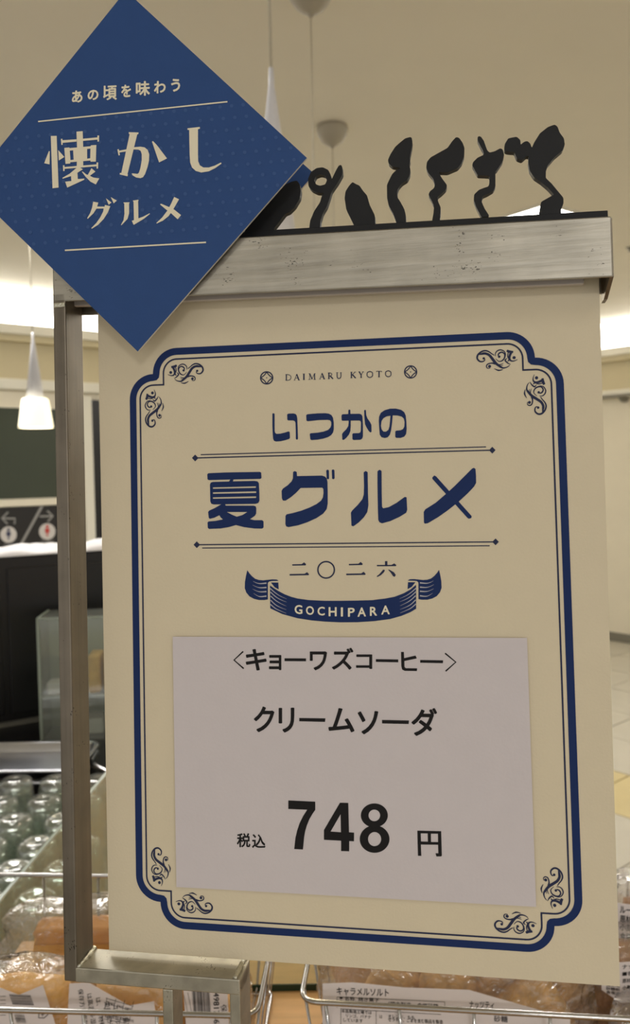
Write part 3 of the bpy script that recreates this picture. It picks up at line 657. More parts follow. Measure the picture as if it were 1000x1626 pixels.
glyphs('character', M['navy'], card, CF, .00012, [
 (g1, s8, [[[(103, 140), (118, 133), (132, 142), (133, 370), (140, 395), (158, 408), (210, 405), (270, 390), (315, 375), (332, 382), (336, 460), (325, 475), (270, 492), (210, 505), (150, 509), (125, 500), (113, 475), (108, 420), (103, 300)]],
           [[(298, 150), (315, 140), (380, 137), (410, 145), (425, 165), (432, 200), (438, 350), (441, 475), (428, 487), (413, 475), (412, 350), (408, 260), (398, 238), (375, 230), (312, 230), (300, 220)]]]),
 (g1, s8, [[[(550, 160), (565, 148), (700, 136), (800, 134), (850, 140), (885, 160), (905, 195), (915, 260), (915, 350), (905, 390), (880, 425), (840, 450), (780, 470), (700, 484), (620, 490), (605, 480), (597, 415), (605, 400), (700, 392), (780, 378), (840, 355), (870, 325), (882, 290), (880, 250), (865, 228), (830, 222), (720, 225), (570, 241), (553, 232)]]]),
 (g2, s8, [[[(100, 165), (112, 148), (190, 145), (192, 92), (205, 85), (218, 92), (218, 143), (340, 142), (365, 152), (378, 180), (384, 300), (384, 440), (375, 470), (350, 486), (260, 489), (245, 478), (244, 410), (255, 400), (330, 398), (350, 388), (357, 360), (358, 260), (352, 238), (335, 231), (222, 232), (223, 300), (218, 370), (200, 415), (165, 460), (130, 488), (112, 486), (108, 410), (120, 390), (165, 345), (190, 305), (195, 260), (194, 233), (112, 234), (102, 225)]],
           [[(400, 95), (413, 88), (424, 96), (427, 160), (445, 205), (480, 255), (496, 290), (498, 380), (485, 390), (465, 375), (430, 320), (412, 280), (404, 200)]]]),
 (g2, s8, [[[(812, 375), (825, 365), (880, 360), (915, 345), (932, 310), (935, 250), (925, 205), (895, 178), (840, 165), (778, 163), (770, 260), (757, 360), (740, 420), (712, 452), (675, 463), (630, 452), (607, 420), (600, 340), (594, 240), (598, 180), (620, 130), (670, 95), (740, 75), (820, 73), (890, 90), (930, 120), (950, 165), (958, 240), (963, 340), (955, 410), (930, 445), (880, 462), (825, 460), (812, 450)],
            [(748, 168), (700, 175), (655, 200), (630, 240), (622, 300), (632, 350), (655, 378), (690, 378), (720, 355), (735, 310), (742, 240)]]]),
 ((320, 735), s8, [[[(75, 150), (90, 137), (300, 127), (770, 119), (788, 128), (792, 200), (778, 212), (400, 220), (95, 228), (78, 218)]],
                   [[(385, 212), (425, 212), (412, 250), (360, 250)]],
                   [[(110, 290), (120, 262), (150, 252), (400, 245), (700, 238), (740, 245), (758, 270), (764, 400), (765, 500), (750, 530), (715, 542), (500, 545), (160, 550), (128, 540), (115, 510)],
                    [(150, 325), (718, 310), (718, 330), (150, 343)], [(150, 390), (722, 376), (722, 398), (150, 409)], [(150, 456), (722, 443), (720, 464), (150, 475)]],
                   [[(265, 545), (312, 545), (318, 566), (690, 566), (715, 575), (724, 600), (722, 670), (705, 700), (640, 745), (700, 758), (800, 758), (820, 775), (820, 855), (800, 870), (700, 868), (560, 850), (455, 822), (360, 850), (250, 868), (100, 874), (82, 860), (78, 790), (92, 775), (180, 768), (282, 748), (250, 720), (235, 692), (170, 725), (110, 740), (95, 730), (86, 650), (100, 632), (170, 600)],
                    [(335, 650), (605, 650), (540, 690), (465, 712), (400, 685)]]]),
 ((440, 735), s8, [[[(210, 120), (232, 108), (258, 120), (262, 175), (590, 168), (630, 180), (655, 205), (665, 250), (668, 400), (668, 540), (655, 610), (610, 670), (520, 730), (400, 785), (280, 825), (150, 850), (118, 840), (108, 810), (110, 700), (125, 680), (200, 665), (320, 632), (430, 590), (520, 545), (580, 500), (605, 455), (612, 400), (610, 345), (595, 328), (310, 332), (250, 395), (180, 455), (110, 500), (75, 498), (62, 470), (58, 370), (75, 340), (140, 295), (190, 245), (208, 205)]],
                   [[(648, 100), (667, 88), (684, 100), (686, 210), (672, 218), (655, 208)]], [[(722, 95), (742, 85), (757, 97), (760, 205), (742, 218), (726, 208)]]]),
 ((550, 735), s8, [[[(227, 125), (253, 107), (280, 122), (284, 400), (290, 560), (275, 650), (230, 720), (160, 790), (90, 840), (65, 830), (58, 660), (75, 630), (150, 555), (210, 480), (228, 420), (232, 300)]],
                   [[(410, 110), (438, 90), (464, 107), (466, 400), (470, 580), (485, 602), (560, 585), (660, 530), (770, 450), (795, 455), (803, 620), (790, 660), (700, 715), (580, 770), (470, 800), (435, 785), (420, 755), (415, 600), (410, 300)]]]),
 ((660, 735), s8, [[[(217, 195), (245, 165), (270, 180), (740, 705), (735, 728), (705, 740), (685, 730), (222, 215)]],
                   [[(745, 75), (768, 65), (790, 80), (797, 180), (798, 265), (770, 315), (690, 400), (560, 520), (420, 630), (300, 715), (160, 798), (120, 805), (108, 790), (105, 650), (125, 615), (260, 530), (400, 410), (520, 300), (640, 180)]]]),
])
# double rules with diamond ends
for (a, b), (c, d) in ((((309.8, 727.2), (781.4, 714.8)), ((318.6, 722), (771.5, 709.6))), (((312.4, 865), (786.6, 860.4)), ((321, 870.2), (777.3, 866.6)))):
    k = Ink(CF, .00012); k.ribbon([a, b], 1.9, smooth=False); k.ribbon([c, d], 1.6, smooth=False)
    for x, y in (a, b): k.poly([(x-5.2, y), (x, y-5.4), (x+5.2, y), (x, y+5.4)])
    k.build('rule', M['dnavy'], card)
# 二〇二六
Y0 = ((450, 890), 5.2632); k = Ink(CF, .00012)
for x, dy in ((0, 0), (473, -3)):
    k.poly([(x+72, 32+dy), (x+152, 30+dy), (x+172, 15+dy), (x+188, 30+dy), (x+186, 41+dy), (x+74, 43+dy)], (), *Y0, r=.4)
    k.poly([(x+50, 113+dy), (x+176, 111+dy), (x+197, 97+dy), (x+213, 114+dy), (x+210, 123+dy), (x+51, 126+dy)], (), *Y0, r=.4)
k.disc(356, 78, 75, 75, *Y0, hole=12); 
k.poly([(780, 37), (848, 37), (848, 5), (868, 5), (868, 37), (902, 37), (925, 24), (942, 38), (940, 47), (781, 48)], (), *Y0, r=.4)
k.poly([(833, 76), (848, 80), (840, 97), (815, 122), (785, 138), (778, 132), (800, 115), (820, 92)], (), *Y0, r=.4)
k.poly([(872, 75), (887, 78), (922, 98), (938, 120), (930, 137), (915, 131), (895, 100)], (), *Y0, r=.4)
k.build('lettering', M['dnavy'], card)
# ribbon banner GOCHIPARA
b10 = ((380, 890), 10.0)
mir = lambda L: [(1089.4-x, y-.5) for x, y in L]
px10 = lambda L: [(380+x/10, 890+y/10) for x, y in L]
k = Ink(CF, .00012); tail = px10([(125, 155), (160, 205), (200, 250), (250, 290), (310, 310), (380, 315), (440, 308), (520, 300), (590, 303), (618, 318), (615, 324), (520, 326), (475, 333), (452, 355), (452, 618), (400, 628), (310, 628), (230, 608), (160, 570), (110, 510), (85, 440), (88, 340), (105, 240)])
back = px10([(500, 350), (618, 350), (624, 460), (560, 425)])
for L in (tail, back): k.poly(L); k.poly(mir(L)[::-1])
k.poly([(428.5, 929.5), (434, 933.5), (442, 938.5), (452, 943.8), (462, 947.6), (472, 950.3), (490, 952.8), (515, 954), (540, 954), (565, 953.7), (590, 953), (612, 950.3), (626.4, 947.6), (640.8, 942), (651.6, 936), (660.4, 928.5), (660.6, 966.5), (651.6, 972), (637, 978), (619, 983), (594, 986.3), (567, 988), (540, 988.2), (515, 987), (495, 985.2), (472, 981.6), (448, 975), (429, 966)])
k.build('banner', M['navy'], card)
k = Ink(CF, .0002)
st = [[(215, 328), (270, 355), (330, 367), (428, 359)], [(208, 388), (280, 422), (340, 433), (428, 428)], [(208, 452), (280, 486), (340, 498), (428, 493)], [(225, 522), (290, 562), (340, 574), (428, 565)]]
fr_ = [[(488, 442), (560, 505), (640, 560), (750, 610)], [(492, 500), (570, 570), (650, 620), (750, 662)], [(496, 563), (570, 630), (650, 680), (745, 725)], [(496, 630), (570, 700), (650, 745), (745, 782)], [(492, 695), (570, 760), (650, 800), (745, 840)]]
for L_, W_ in ((st, [.2, 1.0, 2.2]), (fr_, [1.6, 1.0, .2])):
    for L in L_:
        for P_ in (px10(L), mir(px10(L))): k = Ink(CF, .0002); k.ribbon(P_, W_); k.build('stripe', M['silver'], card)
k = Ink(CF, .0002); o5, o6 = (360, 890), (540, 890)
for ch, a, org, sc in (('G', (538, 353, 600, 425), o5, 5), ('O', (628, 362, 692, 432), o5, 5), ('C', (720, 367, 778, 437), o5, 5), ('H', (808, 370, 872, 443), o5, 5), ('I', (905, 372, 922, 445), o5, 5), ('P', (68, 417, 128, 495), o6, 5.5556), ('A', (153, 414, 227, 495), o6, 5.5556), ('R', (262, 408, 325, 488), o6, 5.5556), ('A', (362, 397, 437, 476), o6, 5.5556)):
    k.glyph(ch, *a, org=org, sc=sc, bold=.024, slope=(.06 if ch in 'GO' else -.05 if org == o6 else 0))
k.build('lettering', M['cream'], card)

# ------------------------------------------------------------------ price slip
slip = thing('price_slip', 'white price paper reading 748 pasted on the lower half of cream card', 'paper', CF.m)
sl = [CF.at(*p, .0011) for p in ((274, 1011), (836.5, 1013), (851, 1440), (280, 1408.5))]
plate('sheet', [sl[::-1]], .0009, .0011, M['paper'], slip)
WS = .00122
k = Ink(CF, WS); o7 = ((440, 1260), 5.0)
k.poly([(88, 55), (302, 65), (302, 130), (280, 162), (255, 205), (235, 255), (222, 300), (214, 345), (204, 445), (135, 441), (145, 350), (158, 295), (178, 235), (205, 180), (238, 129), (88, 123)], (), *o7)
k.build('numeral', M['ink'], slip)
k = Ink(CF, WS); k.poly([(498, 73), (564, 75), (570, 308), (610, 311), (609, 380), (572, 378), (571, 459), (507, 457), (507, 375), (371, 368), (371, 290)], [[(503, 165), (424, 302), (506, 308)]], *o7); k.build('numeral', M['ink'], slip)
k = Ink(CF, WS); k.disc(771, 174, 107, 95, *o7, hole=(46, 46), seg=48); k.disc(773, 362, 118, 109, *o7, hole=(52, 56), seg=48); k.build('numeral', M['ink'], slip)
k = Ink(CF, WS); oy = ((650, 1305), 14.286)
k.poly([(178, 200), (718, 212), (733, 770), (712, 785), (610, 785), (590, 712), (655, 715), (648, 520), (258, 515), (268, 772), (192, 770)], [[(255, 262), (412, 264), (418, 450), (260, 445)], [(485, 268), (645, 270), (648, 460), (488, 457)]], *oy)
k.build('lettering', M['ink'], slip)
k = Ink(CF, WS); k.glyph('税', 376, 1323, 397.4, 1345.5, bold=.022); k.glyph('込', 400, 1324.6, 421.3, 1346.5, bold=.022); k.build('lettering', M['ink'], slip)
k = Ink(CF, WS); c1, c2 = ((360, 1020), 5.2632), ((540, 1020), 5.2632)
k.ribbon([(137, 76), (60, 148), (141, 219)], 2.3, *c1, smooth=False); k.ribbon([(876, 91), (966, 165), (881, 241)], 2.3, *c2, smooth=False)
def g(ch, a, c, b=.024, s=0.0): k.glyph(ch, *a, org=c[0], sc=c[1], bold=b, slope=s)
g('キ', (158, 55, 333, 236), c1); g('ョ', (352, 105, 456, 232), c1); g('ワ', (693, 75, 838, 234), c1)
k.poly([(482, 133), (662, 134), (662, 158), (482, 157)], (), *c1)
k.glyph('ズ', 526.8, 1028.5, 561, 1063.5, bold=.024)
g('コ', (132, 100, 268, 222), c2); k.poly([(298, 140), (485, 143), (485, 167), (298, 163)], (), *c2)
k.poly([(508, 80), (532, 80), (534, 132), (630, 110), (640, 134), (536, 156), (537, 205), (548, 216), (643, 217), (641, 240), (540, 238), (518, 228), (511, 200)], (), *c2, r=.4)
k.poly([(668, 147), (860, 150), (858, 174), (668, 170)], (), *c2)
k.build('lettering', M['ink'], slip)
k = Ink(CF, WS); c3 = ((395, 1110), 3.2258)
g('ク', (25, 38, 131, 170), c3); g('リ', (152, 44, 233, 172), c3); g('ム', (407, 46, 541, 171), c3); g('ソ', (557, 61, 663, 181), c3); g('ダ', (832, 45, 964, 190), c3, s=.02)
k.poly([(258, 97), (392, 99), (390, 117), (258, 114)], (), *c3); k.poly([(682, 107), (820, 110), (818, 128), (682, 125)], (), *c3)
k.build('lettering', M['ink'], slip)

# ------------------------------------------------------------------ blue diamond tag (front) and its twin behind the bar
import math as _m
def solve_tag(side):                        # pose of the square card in the scene
    s = side/.098
    c = CAM + (Vector((-.0692, .3263, 1.6168))-CAM)*s
    return c, rotm(-.0082, -.0076, -.156)
SIDE = .1032; tc, tr_ = solve_tag(SIDE)
DF = Frame(Matrix.Translation(tc) @ tr_); hd = SIDE/math.sqrt(2)
tagA = thing('diamond_tag', 'blue diamond card with cream lettering in front of bar corner', 'tag', DF.m)
plate('board', [[(0, -hd), (hd, 0), (0, hd), (-hd, 0)]], -.0012, 0, M['blue'], tagA, side=M['edge'])
k = Ink(DF, .00004)
ax, ay, bx, by = 18.3, -1.72, 5.2, 18.5
for j in range(-1, 12):
    for i in range(-16, 22):
        x, y = 189.8+ax*i+bx*j, 203.75+ay*i+by*j
        u, v = DF.at(x, y, .00004)
        if abs(u)+abs(v) > hd-.0012: continue
        if y < 193-.1048*(x-60.5)+5 or y > 397.5-.0535*(x-103)-7: continue
        k.disc(x, y, 2.9, seg=10)
k.build('dot', M['bluedot'], tagA)['kind'] = 'stuff'
k = Ink(DF, .00018); k.ribbon([(60.5, 193), (361, 161.5)], 2.1, smooth=False); k.build('rule', M['cream'], tagA)
k = Ink(DF, .00018); k.ribbon([(103, 397.5), (327, 384.8)], 2.3, smooth=False); k.build('rule', M['cream'], tagA)
k = Ink(DF, .00018); q5 = dict(org=(100, 110), sc=5)
for ch, a, b in (('あ', (70, 168, 155, 265), .034), ('の', (195, 163, 282, 245), .034), ('頃', (318, 128, 428, 245), .026), ('を', (462, 122, 540, 222), .034), ('味', (578, 94, 690, 211), .030), ('わ', (722, 92, 815, 191), .034), ('う', (858, 75, 930, 178), .034)):
    k.glyph(ch, *a, **q5, bold=b, slope=-.05)
k.build('lettering', M['cream'], tagA)
s9 = 9.0909; d1, d2, d3, d4, d5 = (60, 195), (170, 190), (270, 190), (125, 300), (210, 300)
glyphs('character', M['cream'], tagA, DF, .00018, [
 (d1, s9, [[[(160, 408), (173, 410), (170, 600), (92, 584)]], [[(188, 190), (272, 188), (300, 935), (212, 945)]], [[(295, 393), (383, 493), (303, 545)]],
           [[(558, 128), (648, 120), (655, 345), (655, 640), (562, 640), (566, 350)]],
           [[(355, 252), (560, 238), (560, 272), (357, 290)]], [[(650, 230), (862, 210), (862, 243), (650, 262)]],
           [[(333, 232), (355, 230), (360, 318), (340, 320)]], [[(860, 183), (885, 183), (883, 270), (862, 272)]],
           [[(383, 362), (455, 355), (458, 365), (765, 338), (765, 325), (845, 320), (838, 560), (762, 562), (760, 545), (468, 570), (468, 588), (400, 593)],
            [(462, 402), (510, 397), (518, 532), (472, 538)], [(585, 388), (635, 385), (637, 522), (590, 525)], [(712, 378), (760, 373), (757, 512), (712, 518)]],
           [[(385, 638), (850, 600), (850, 628), (388, 665)]], [[(363, 615), (385, 613), (388, 695), (367, 698)]], [[(848, 573), (872, 572), (870, 660), (848, 662)]],
           [[(600, 640), (652, 672), (572, 722), (578, 812), (672, 805), (672, 822), (425, 936), (395, 850), (485, 840), (480, 770), (360, 808), (355, 795), (460, 735), (560, 650)]],
           [[(634, 705), (650, 705), (700, 745), (722, 752), (775, 655), (832, 705), (752, 765), (800, 790), (888, 803), (838, 890), (760, 850), (690, 780)]]]),
 (d2, s9, [[[(312, 180), (455, 185), (450, 210), (435, 212), (295, 785), (300, 792), (295, 818), (180, 790), (185, 768), (205, 770), (325, 210), (314, 205)]],
           [[(148, 430), (170, 425), (185, 512), (166, 518)]], [[(170, 448), (296, 425), (290, 455), (178, 475)]],
           [[(390, 398), (480, 390), (540, 400), (585, 435), (608, 500), (605, 590), (585, 680), (550, 780), (520, 830), (480, 845), (420, 835), (370, 805), (355, 780), (365, 775), (440, 783), (460, 765), (480, 700), (500, 590), (500, 500), (485, 450), (450, 432), (382, 430)]],
           [[(648, 318), (662, 308), (720, 370), (865, 560), (750, 618)]]]),
 (d3, s9, [[[(250, 125), (428, 105), (430, 130), (402, 138), (402, 500), (405, 600), (430, 660), (480, 690), (560, 690), (640, 665), (735, 618), (742, 635), (650, 700), (560, 745), (450, 763), (370, 740), (315, 690), (290, 620), (282, 500), (275, 148), (252, 148)]]]),
 (d4, 11.111, [[[(255, 225), (345, 240), (325, 310), (455, 312), (462, 282), (558, 305), (510, 420), (440, 530), (340, 635), (230, 703), (222, 690), (310, 600), (380, 500), (430, 400), (440, 345), (312, 348), (260, 430), (160, 527), (147, 517), (200, 430), (235, 330)]],
               [[(480, 165), (578, 240), (528, 280)]], [[(565, 145), (670, 205), (617, 255)]]]),
 (d4, 11.111, [[[(790, 238), (895, 235), (895, 250), (888, 252), (888, 430), (860, 530), (750, 643), (745, 632), (790, 550), (806, 440), (803, 255), (790, 252)]],
               [[(956, 205), (1052, 190), (1054, 212), (1047, 214), (1052, 520), (1134, 490), (1249, 430), (1256, 440), (1144, 530), (969, 635), (935, 562), (974, 550), (966, 218), (956, 218)]]]),
 (d5, 11.111, [[[(738, 142), (825, 182), (720, 365), (640, 480), (540, 560), (430, 610), (425, 600), (530, 500), (620, 380), (680, 270)]],
               [[(495, 265), (515, 263), (650, 320), (740, 365), (860, 462), (800, 535), (690, 435), (610, 375), (490, 275)]]]),
], r=.25)
# sticky pad that holds the tag to the bar
pc = CF.inv @ (DF.m @ Vector((.02, .0012, -.018)))
padq = DF.m.inverted() @ CF.m
bm = bmesh.new(); dw = WF
for (a, b) in (((hd*.20), -.022),):
    P = DF.m @ Vector((a, .0012, b)); L_ = CF.inv @ P
    bbox(bm, L_.x-.010, L_.x+.010, L_.y+.0006, -WF, L_.z-.007, L_.z+.007, padq)
bmobj('adhesive_pad', bm, M['edge'], tagA)
bk = CF.at(499, 276, -.0095)
tagB = thing('diamond_tag', 'second blue diamond card fixed behind bar, its corner showing by the ring sprout', 'tag', CF.m @ Matrix.Translation((bk[0]-hd, .0095, bk[1])))
plate('board', [[(0, -hd), (hd, 0), (0, hd), (-hd, 0)]], -.0012, 0, M['blue'], tagB, side=M['edge'])
# ================================================================== DISPLAY TABLES
tb = thing('display_table', 'pale wooden display table under the bread baskets', 'table', Matrix.Translation((.15, .58, 0)))
box('tabletop', -.46, .75, -.40, .24, SH-.025, SH, M['wood'], tb, bevel=.002)
for x, y in ((-.42, -.34), (.70, -.34), (-.42, .19), (.70, .19)): box('leg', x-.03, x+.03, y-.03, y+.03, 0, SH-.025, M['wood'], tb, bevel=.003)
box('apron', -.44, .73, -.36, -.34, SH-.10, SH-.025, M['wood'], tb)
box('apron', -.44, .73, .21, .23, SH-.10, SH-.025, M['wood'], tb)
gp = box('glass_plate', -.14, .06, .732, .81, SH, SH+.006, M['plate_glass']); tag(gp, 'clear glass plate with dark green edge lying on the wood between baskets', 'glass plate')
box('edge', -.14, .06, .7305, .732, SH, SH+.006, M['greenedge'], gp)
lt = thing('reflection_table', 'added low wooden table, there for the tan reflection in glass divider', 'table', Matrix.Translation((0, 1.28, 0)))  # unseen table added so the divider mirrors tan wood
box('tabletop', -.29, .25, -.30, .54, .795, .82, M['wood'], lt, bevel=.002)
for x, y in ((-.26, -.27), (.22, -.27), (-.26, .51), (.22, .51)): box('leg', x-.025, x+.025, y-.025, y+.025, 0, .795, M['wood'], lt)

# black counter with the glasses
ct = thing('service_counter', 'black counter carrying the glasses and steel tray', 'counter', Matrix.Translation((-.75, 1.6, 0)))
box('worktop', -.85, .42, -.60, 2.35, .79, .82, M['black'], ct, bevel=.003)
box('worktop', .42, .65, .25, 2.35, .79, .82, M['black'], ct, bevel=.003)
box('body', -.83, .40, -.57, 2.3, 0, .79, M['black'], ct)
box('body', .40, .62, .28, 2.3, 0, .79, M['black'], ct)
# glass divider
gd = thing('glass_divider', 'clear glass divider with bright slanting edge beside the glasses', 'glass divider', Matrix.Translation((-.318, 1.18, .82)) @ Matrix.Rotation(math.radians(-3.5), 4, 'Z'))
box('pane', -.002, .002, -.37, .42, 0, .232, M['pane'], gd)
box('edge', -.0021, .0021, -.37, .42, .232, .2345, mat('polished_glass_edge', srgb(150, 165, 156), .15), gd)
box('clamp', -.009, .009, -.14, -.10, 0, .03, M['chrome'], gd, bevel=.001); box('clamp', -.009, .009, .30, .34, 0, .03, M['chrome'], gd, bevel=.001)

# upturned glasses
def glass_proto():
    bm = bmesh.new(); Hh = .112
    out = [(.0, 0.0), (.0335, 0.0)]
    prof = [(.0335, 0), (.0345, .003), (.0335, .04), (.0315, .085), (.030, .098), (.0285, .106), (.024, .1105), (.016, .112), (.006, .1105), (0, .1095),
            ]
    inner = [(0, .094), (.014, .0945), (.024, .091), (.0275, .084), (.0300, .05), (.0318, .01), (.0322, 0.0)]
    lathe(bm, [(r, z) for r, z in prof], 40); lathe(bm, [(r, z) for r, z in inner], 40)
    # join the rims
    a = [v for v in bm.verts if abs(v.co.z) < 1e-6]
    ra = sorted([v for v in a if v.co.xy.length > .0330], key=lambda v: math.atan2(v.co.y, v.co.x)); rb = sorted([v for v in a if v.co.xy.length <= .0330], key=lambda v: math.atan2(v.co.y, v.co.x))
    for i in range(len(ra)): bm.faces.new((ra[i], ra[(i+1) % 40], rb[(i+1) % 40], rb[i]))
    # faceted ripples on the outer wall
    for v in bm.verts:
        r = v.co.xy.length
        if r > .0325 and .02 < v.co.z < .095:
            a_ = math.atan2(v.co.y, v.co.x); s = 1+.018*math.cos(a_*10); v.co.x *= s; v.co.y *= s
    return bmobj('drinking_glass', bm, M['glass'], smooth=True)
gl0 = glass_proto(); first = True
bmg = bmesh.new(); bbox(bmg, -.70, -.330, 1.02, 1.56, .82, .824); tag(bmobj('added_mat', bmg, M['mat'], bevel=.0015), 'added grey green mat on the black counter to lighten the upturned glasses', 'mat')  # mat added so the glasses look lighter than over black
rowdef = [('back row beside the steel tray', 1.494, (18, 82, 150)), ('second row from the tray', 1.40, (-6, 62, 128)), ('third row from the tray', 1.32, (14, 90)), ('fourth row from the tray', 1.235, (-28, 50, 124)), ('fifth row from the tray', 1.155, (12, 90)), ('front row behind the wire basket', 1.072, (-40, 46))]
posw = ['leftmost', 'second from left', 'third from left', 'rightmost']
for rn, dd, xs in rowdef:
    for i, px in enumerate(xs):
        x = (px-500)/F*(dd+.03)
        if x > -.345: continue
        x = min(x, -.368)
        o = gl0 if first else gl0.copy()
        if not first: COL.objects.link(o)
        first = False
        o.location = (x, dd+random.uniform(-.002, .002), .8243); o.rotation_euler = (0, 0, random.uniform(0, 6))
        tag(o, 'upturned clear glass, %s in the %s' % (posw[i] if i < len(xs)-1 else ('rightmost'), rn), 'glass', 'upturned glasses on the black counter')

# steel trays
def rr_ring(bm, hx, hy, r, z, seg=6):
    P = []
    for cx, cy, a in ((hx-r, hy-r, 0), (-hx+r, hy-r, 90), (-hx+r, -hy+r, 180), (hx-r, -hy+r, 270)):
        for k in range(seg+1): q = math.radians(a+90*k/seg); P.append(bm.verts.new((cx+r*math.cos(q), cy+r*math.sin(q), z)))
    return P
def tray(name, loc, hx, hy, hh, rot, label):
    bm = bmesh.new()
    rings = [rr_ring(bm, hx-.014, hy-.014, .02, .002), rr_ring(bm, hx-.010, hy-.010, .024, .004), rr_ring(bm, hx-.004, hy-.004, .028, hh-.002), rr_ring(bm, hx-.002, hy-.002, .030, hh), rr_ring(bm, hx+.006, hy+.006, .034, hh), rr_ring(bm, hx+.007, hy+.007, .035, hh-.004),
             rr_ring(bm, hx+.001, hy+.001, .030, hh-.004), rr_ring(bm, hx-.003, hy-.003, .028, hh-.006), rr_ring(bm, hx-.009, hy-.009, .024, .0), ]
    bm.faces.new(rings[0])
    for A, Bq in zip(rings[:-1], rings[1:]):
        for i in range(len(A)): bm.faces.new((A[i], A[(i+1) % len(A)], Bq[(i+1) % len(A)], Bq[i]))
    bm.faces.new(rings[-1][::-1])
    o = bmobj(name, bm, M['tray'], smooth=False); o.location = loc; o.rotation_euler = rot
    for p in o.data.polygons: p.use_smooth = len(p.vertices) == 4
    return tag(o, label, 'tray', 'stainless steel trays')
tray('steel_tray', (-.704, 1.800, .82), .185, .100, .03, (0, 0, .02), 'lower stainless steel tray of the pair behind the glasses')
tray('steel_tray', (-.700, 1.797, .8515), .185, .090, .022, (0, 0, -.01), 'upper stainless steel tray of the pair behind the glasses')
bm = bmesh.new(); tube(bm, [(-.515, 1.80, .858), (-.49, 1.765, .857), (-.44, 1.72, .852), (-.40, 1.69, .84)], .006, 12); tube(bm, [(-.40, 1.69, .84), (-.385, 1.68, .832)], [.013, .011], 12)
tag(bmobj('tongs', bm, M['chrome'], smooth=True), 'polished steel tongs handle right of the steel trays', 'tongs')
bm = bmesh.new(); lathe(bm, [(0, 0), (.045, 0), (.05, .004), (.055, .05), (.057, .052), (.054, .052), (.048, .008), (0, .006)], 36, (-.455, 1.93, .82))
tag(bmobj('bowl', bm, M['black'], smooth=True), 'dark round bowl between the steel tray and the glass showcase', 'bowl')

# black cabinet with white cloth
CYAW = math.atan2(.53, .85)
CM = Matrix.Translation((-.60, 2.30, 0)) @ Matrix.Rotation(CYAW, 4, 'Z')
cb = thing('black_cabinet', 'tall glossy black cabinet behind the glass showcase', 'cabinet', CM)
ZT = 1.281
box('body', -.9, .36, 0, .22, .84, ZT, M['black'], cb, bevel=.003)
box('plinth', -.88, .34, .02, .20, .8205, .84, M['skirt'], cb)
for x in (-.56, .02): box('door', x-.28, x+.28, -.006, 0, .86, ZT-.03, M['black'], cb, bevel=.002)
# cloth / plastic sheet crumpled on top
def sheet(name, nx, ny, fx, fy, zf, m, parent=None, th=.0015):
    V = []; Fc = []
    for j in range(ny+1):
        for i in range(nx+1):
            x, y = fx[0]+(fx[1]-fx[0])*i/nx, fy[0]+(fy[1]-fy[0])*j/ny; V.append((x, y, zf(x, y, i, j)))
    for j in range(ny):
        for i in range(nx): a = j*(nx+1)+i; Fc.append((a, a+1, a+nx+2, a+nx+1))
    o = meshobj(name, V, Fc, m, parent, smooth=True); s = o.modifiers.new('solid', 'SOLIDIFY'); s.thickness = th; s.offset = 1
    return o
def cz(x, y, i, j):
    if j == 0: return ZT+.0012
    return ZT+.0085+.004*math.sin(x*23+j)+(.003*math.sin(x*57+j*2))+max(0, .03*math.exp(-((x-.27)/.16)**2))*min(1, j/3)*(1-j/20)
o = sheet('white_cloth', 90, 12, (-.88, .34), (-.008, .215), cz, M['white']); o.matrix_world = CM; tag(o, 'crumpled white cloth spread over the top of black cabinet', 'cloth')
bm = bmesh.new(); lathe(bm, [(0, 0), (.045, 0), (.055, .02), (.05, .035), (.02, .04), (0, .04)], 24)
for v in bm.verts: v.co.x *= 1.5
o = bmobj('plastic_bag', bm, M['film2'], smooth=True); o.matrix_world = CM @ Matrix.Translation((.27, .10, ZT+.034)); tag(o, 'crumpled clear plastic bag on the white cloth', 'bag')

# glass showcase
SM = Matrix.Translation((-.70, 2.03, .82)) @ Matrix.Rotation(.10, 4, 'Z')
sc = thing('glass_showcase', 'small greenish glass showcase in front of the black cabinet', 'showcase', SM)
SW, SD, SHt = .42, .125, .315
for nm, a in (('front_pane', (0, SW, 0, .004, 0, SHt)), ('back_pane', (0, SW, SD-.004, SD, 0, SHt)), ('side_pane', (0, .004, .004, SD-.004, 0, SHt)), ('side_pane', (SW-.004, SW, .004, SD-.004, 0, SHt)), ('top_pane', (.0, SW, 0, SD, SHt, SHt+.004))):
    box(nm, *a, M['case_pane'] if nm != 'back_pane' else mat('added_back_panel', srgb(132, 138, 122), .5, noise=.15, nscale=9), sc)  # opaque back panel added to lighten the dark interior
ge = mat('showcase_edge', srgb(150, 160, 146), .3)
for a in ((-.001, .005, -.002, .001, 0, SHt+.005), (-.001, SW, -.002, .0015, SHt+.001, SHt+.005), (SW*.17, SW*.17+.006, .006, .01, 0, SHt), (0, .004, 0, SD, SHt+.001, SHt+.0055)): box('edge_strip', *a, ge if a[0] < .05 else M['black'], sc)
box('shelf', .005, SW-.005, .006, SD-.006, .112, .118, mat('showcase_shelf', srgb(150, 156, 142), .4), sc)
box('floor_panel', .005, SW-.005, .006, SD-.006, .002, .008, M['tray'], sc)
def inside(name, a, m, label, cat):
    o = box(name, *a, m, bevel=.006); o.matrix_world = SM; tag(o, label, cat); return o
inside('paper_packet', (.012, .055, .02, .07, .1185, .150), M['paper'], 'small white packet on the showcase shelf at its left end', 'packet')
for i, x in enumerate((.132, .172, .212)):
    o = inside('sponge_cake', (x-.016, x+.016, .02, .10, .1185, .215), M['bread'], 'yellow sponge cake slice on the showcase shelf, %s of three' % ('left', 'middle', 'right')[i], 'cake'); o['group'] = 'sponge cake slices in the showcase'
inside('paper_packet', (.08, .15, .03, .09, .009, .05), M['label'], 'pale packet on the floor of the showcase', 'packet')
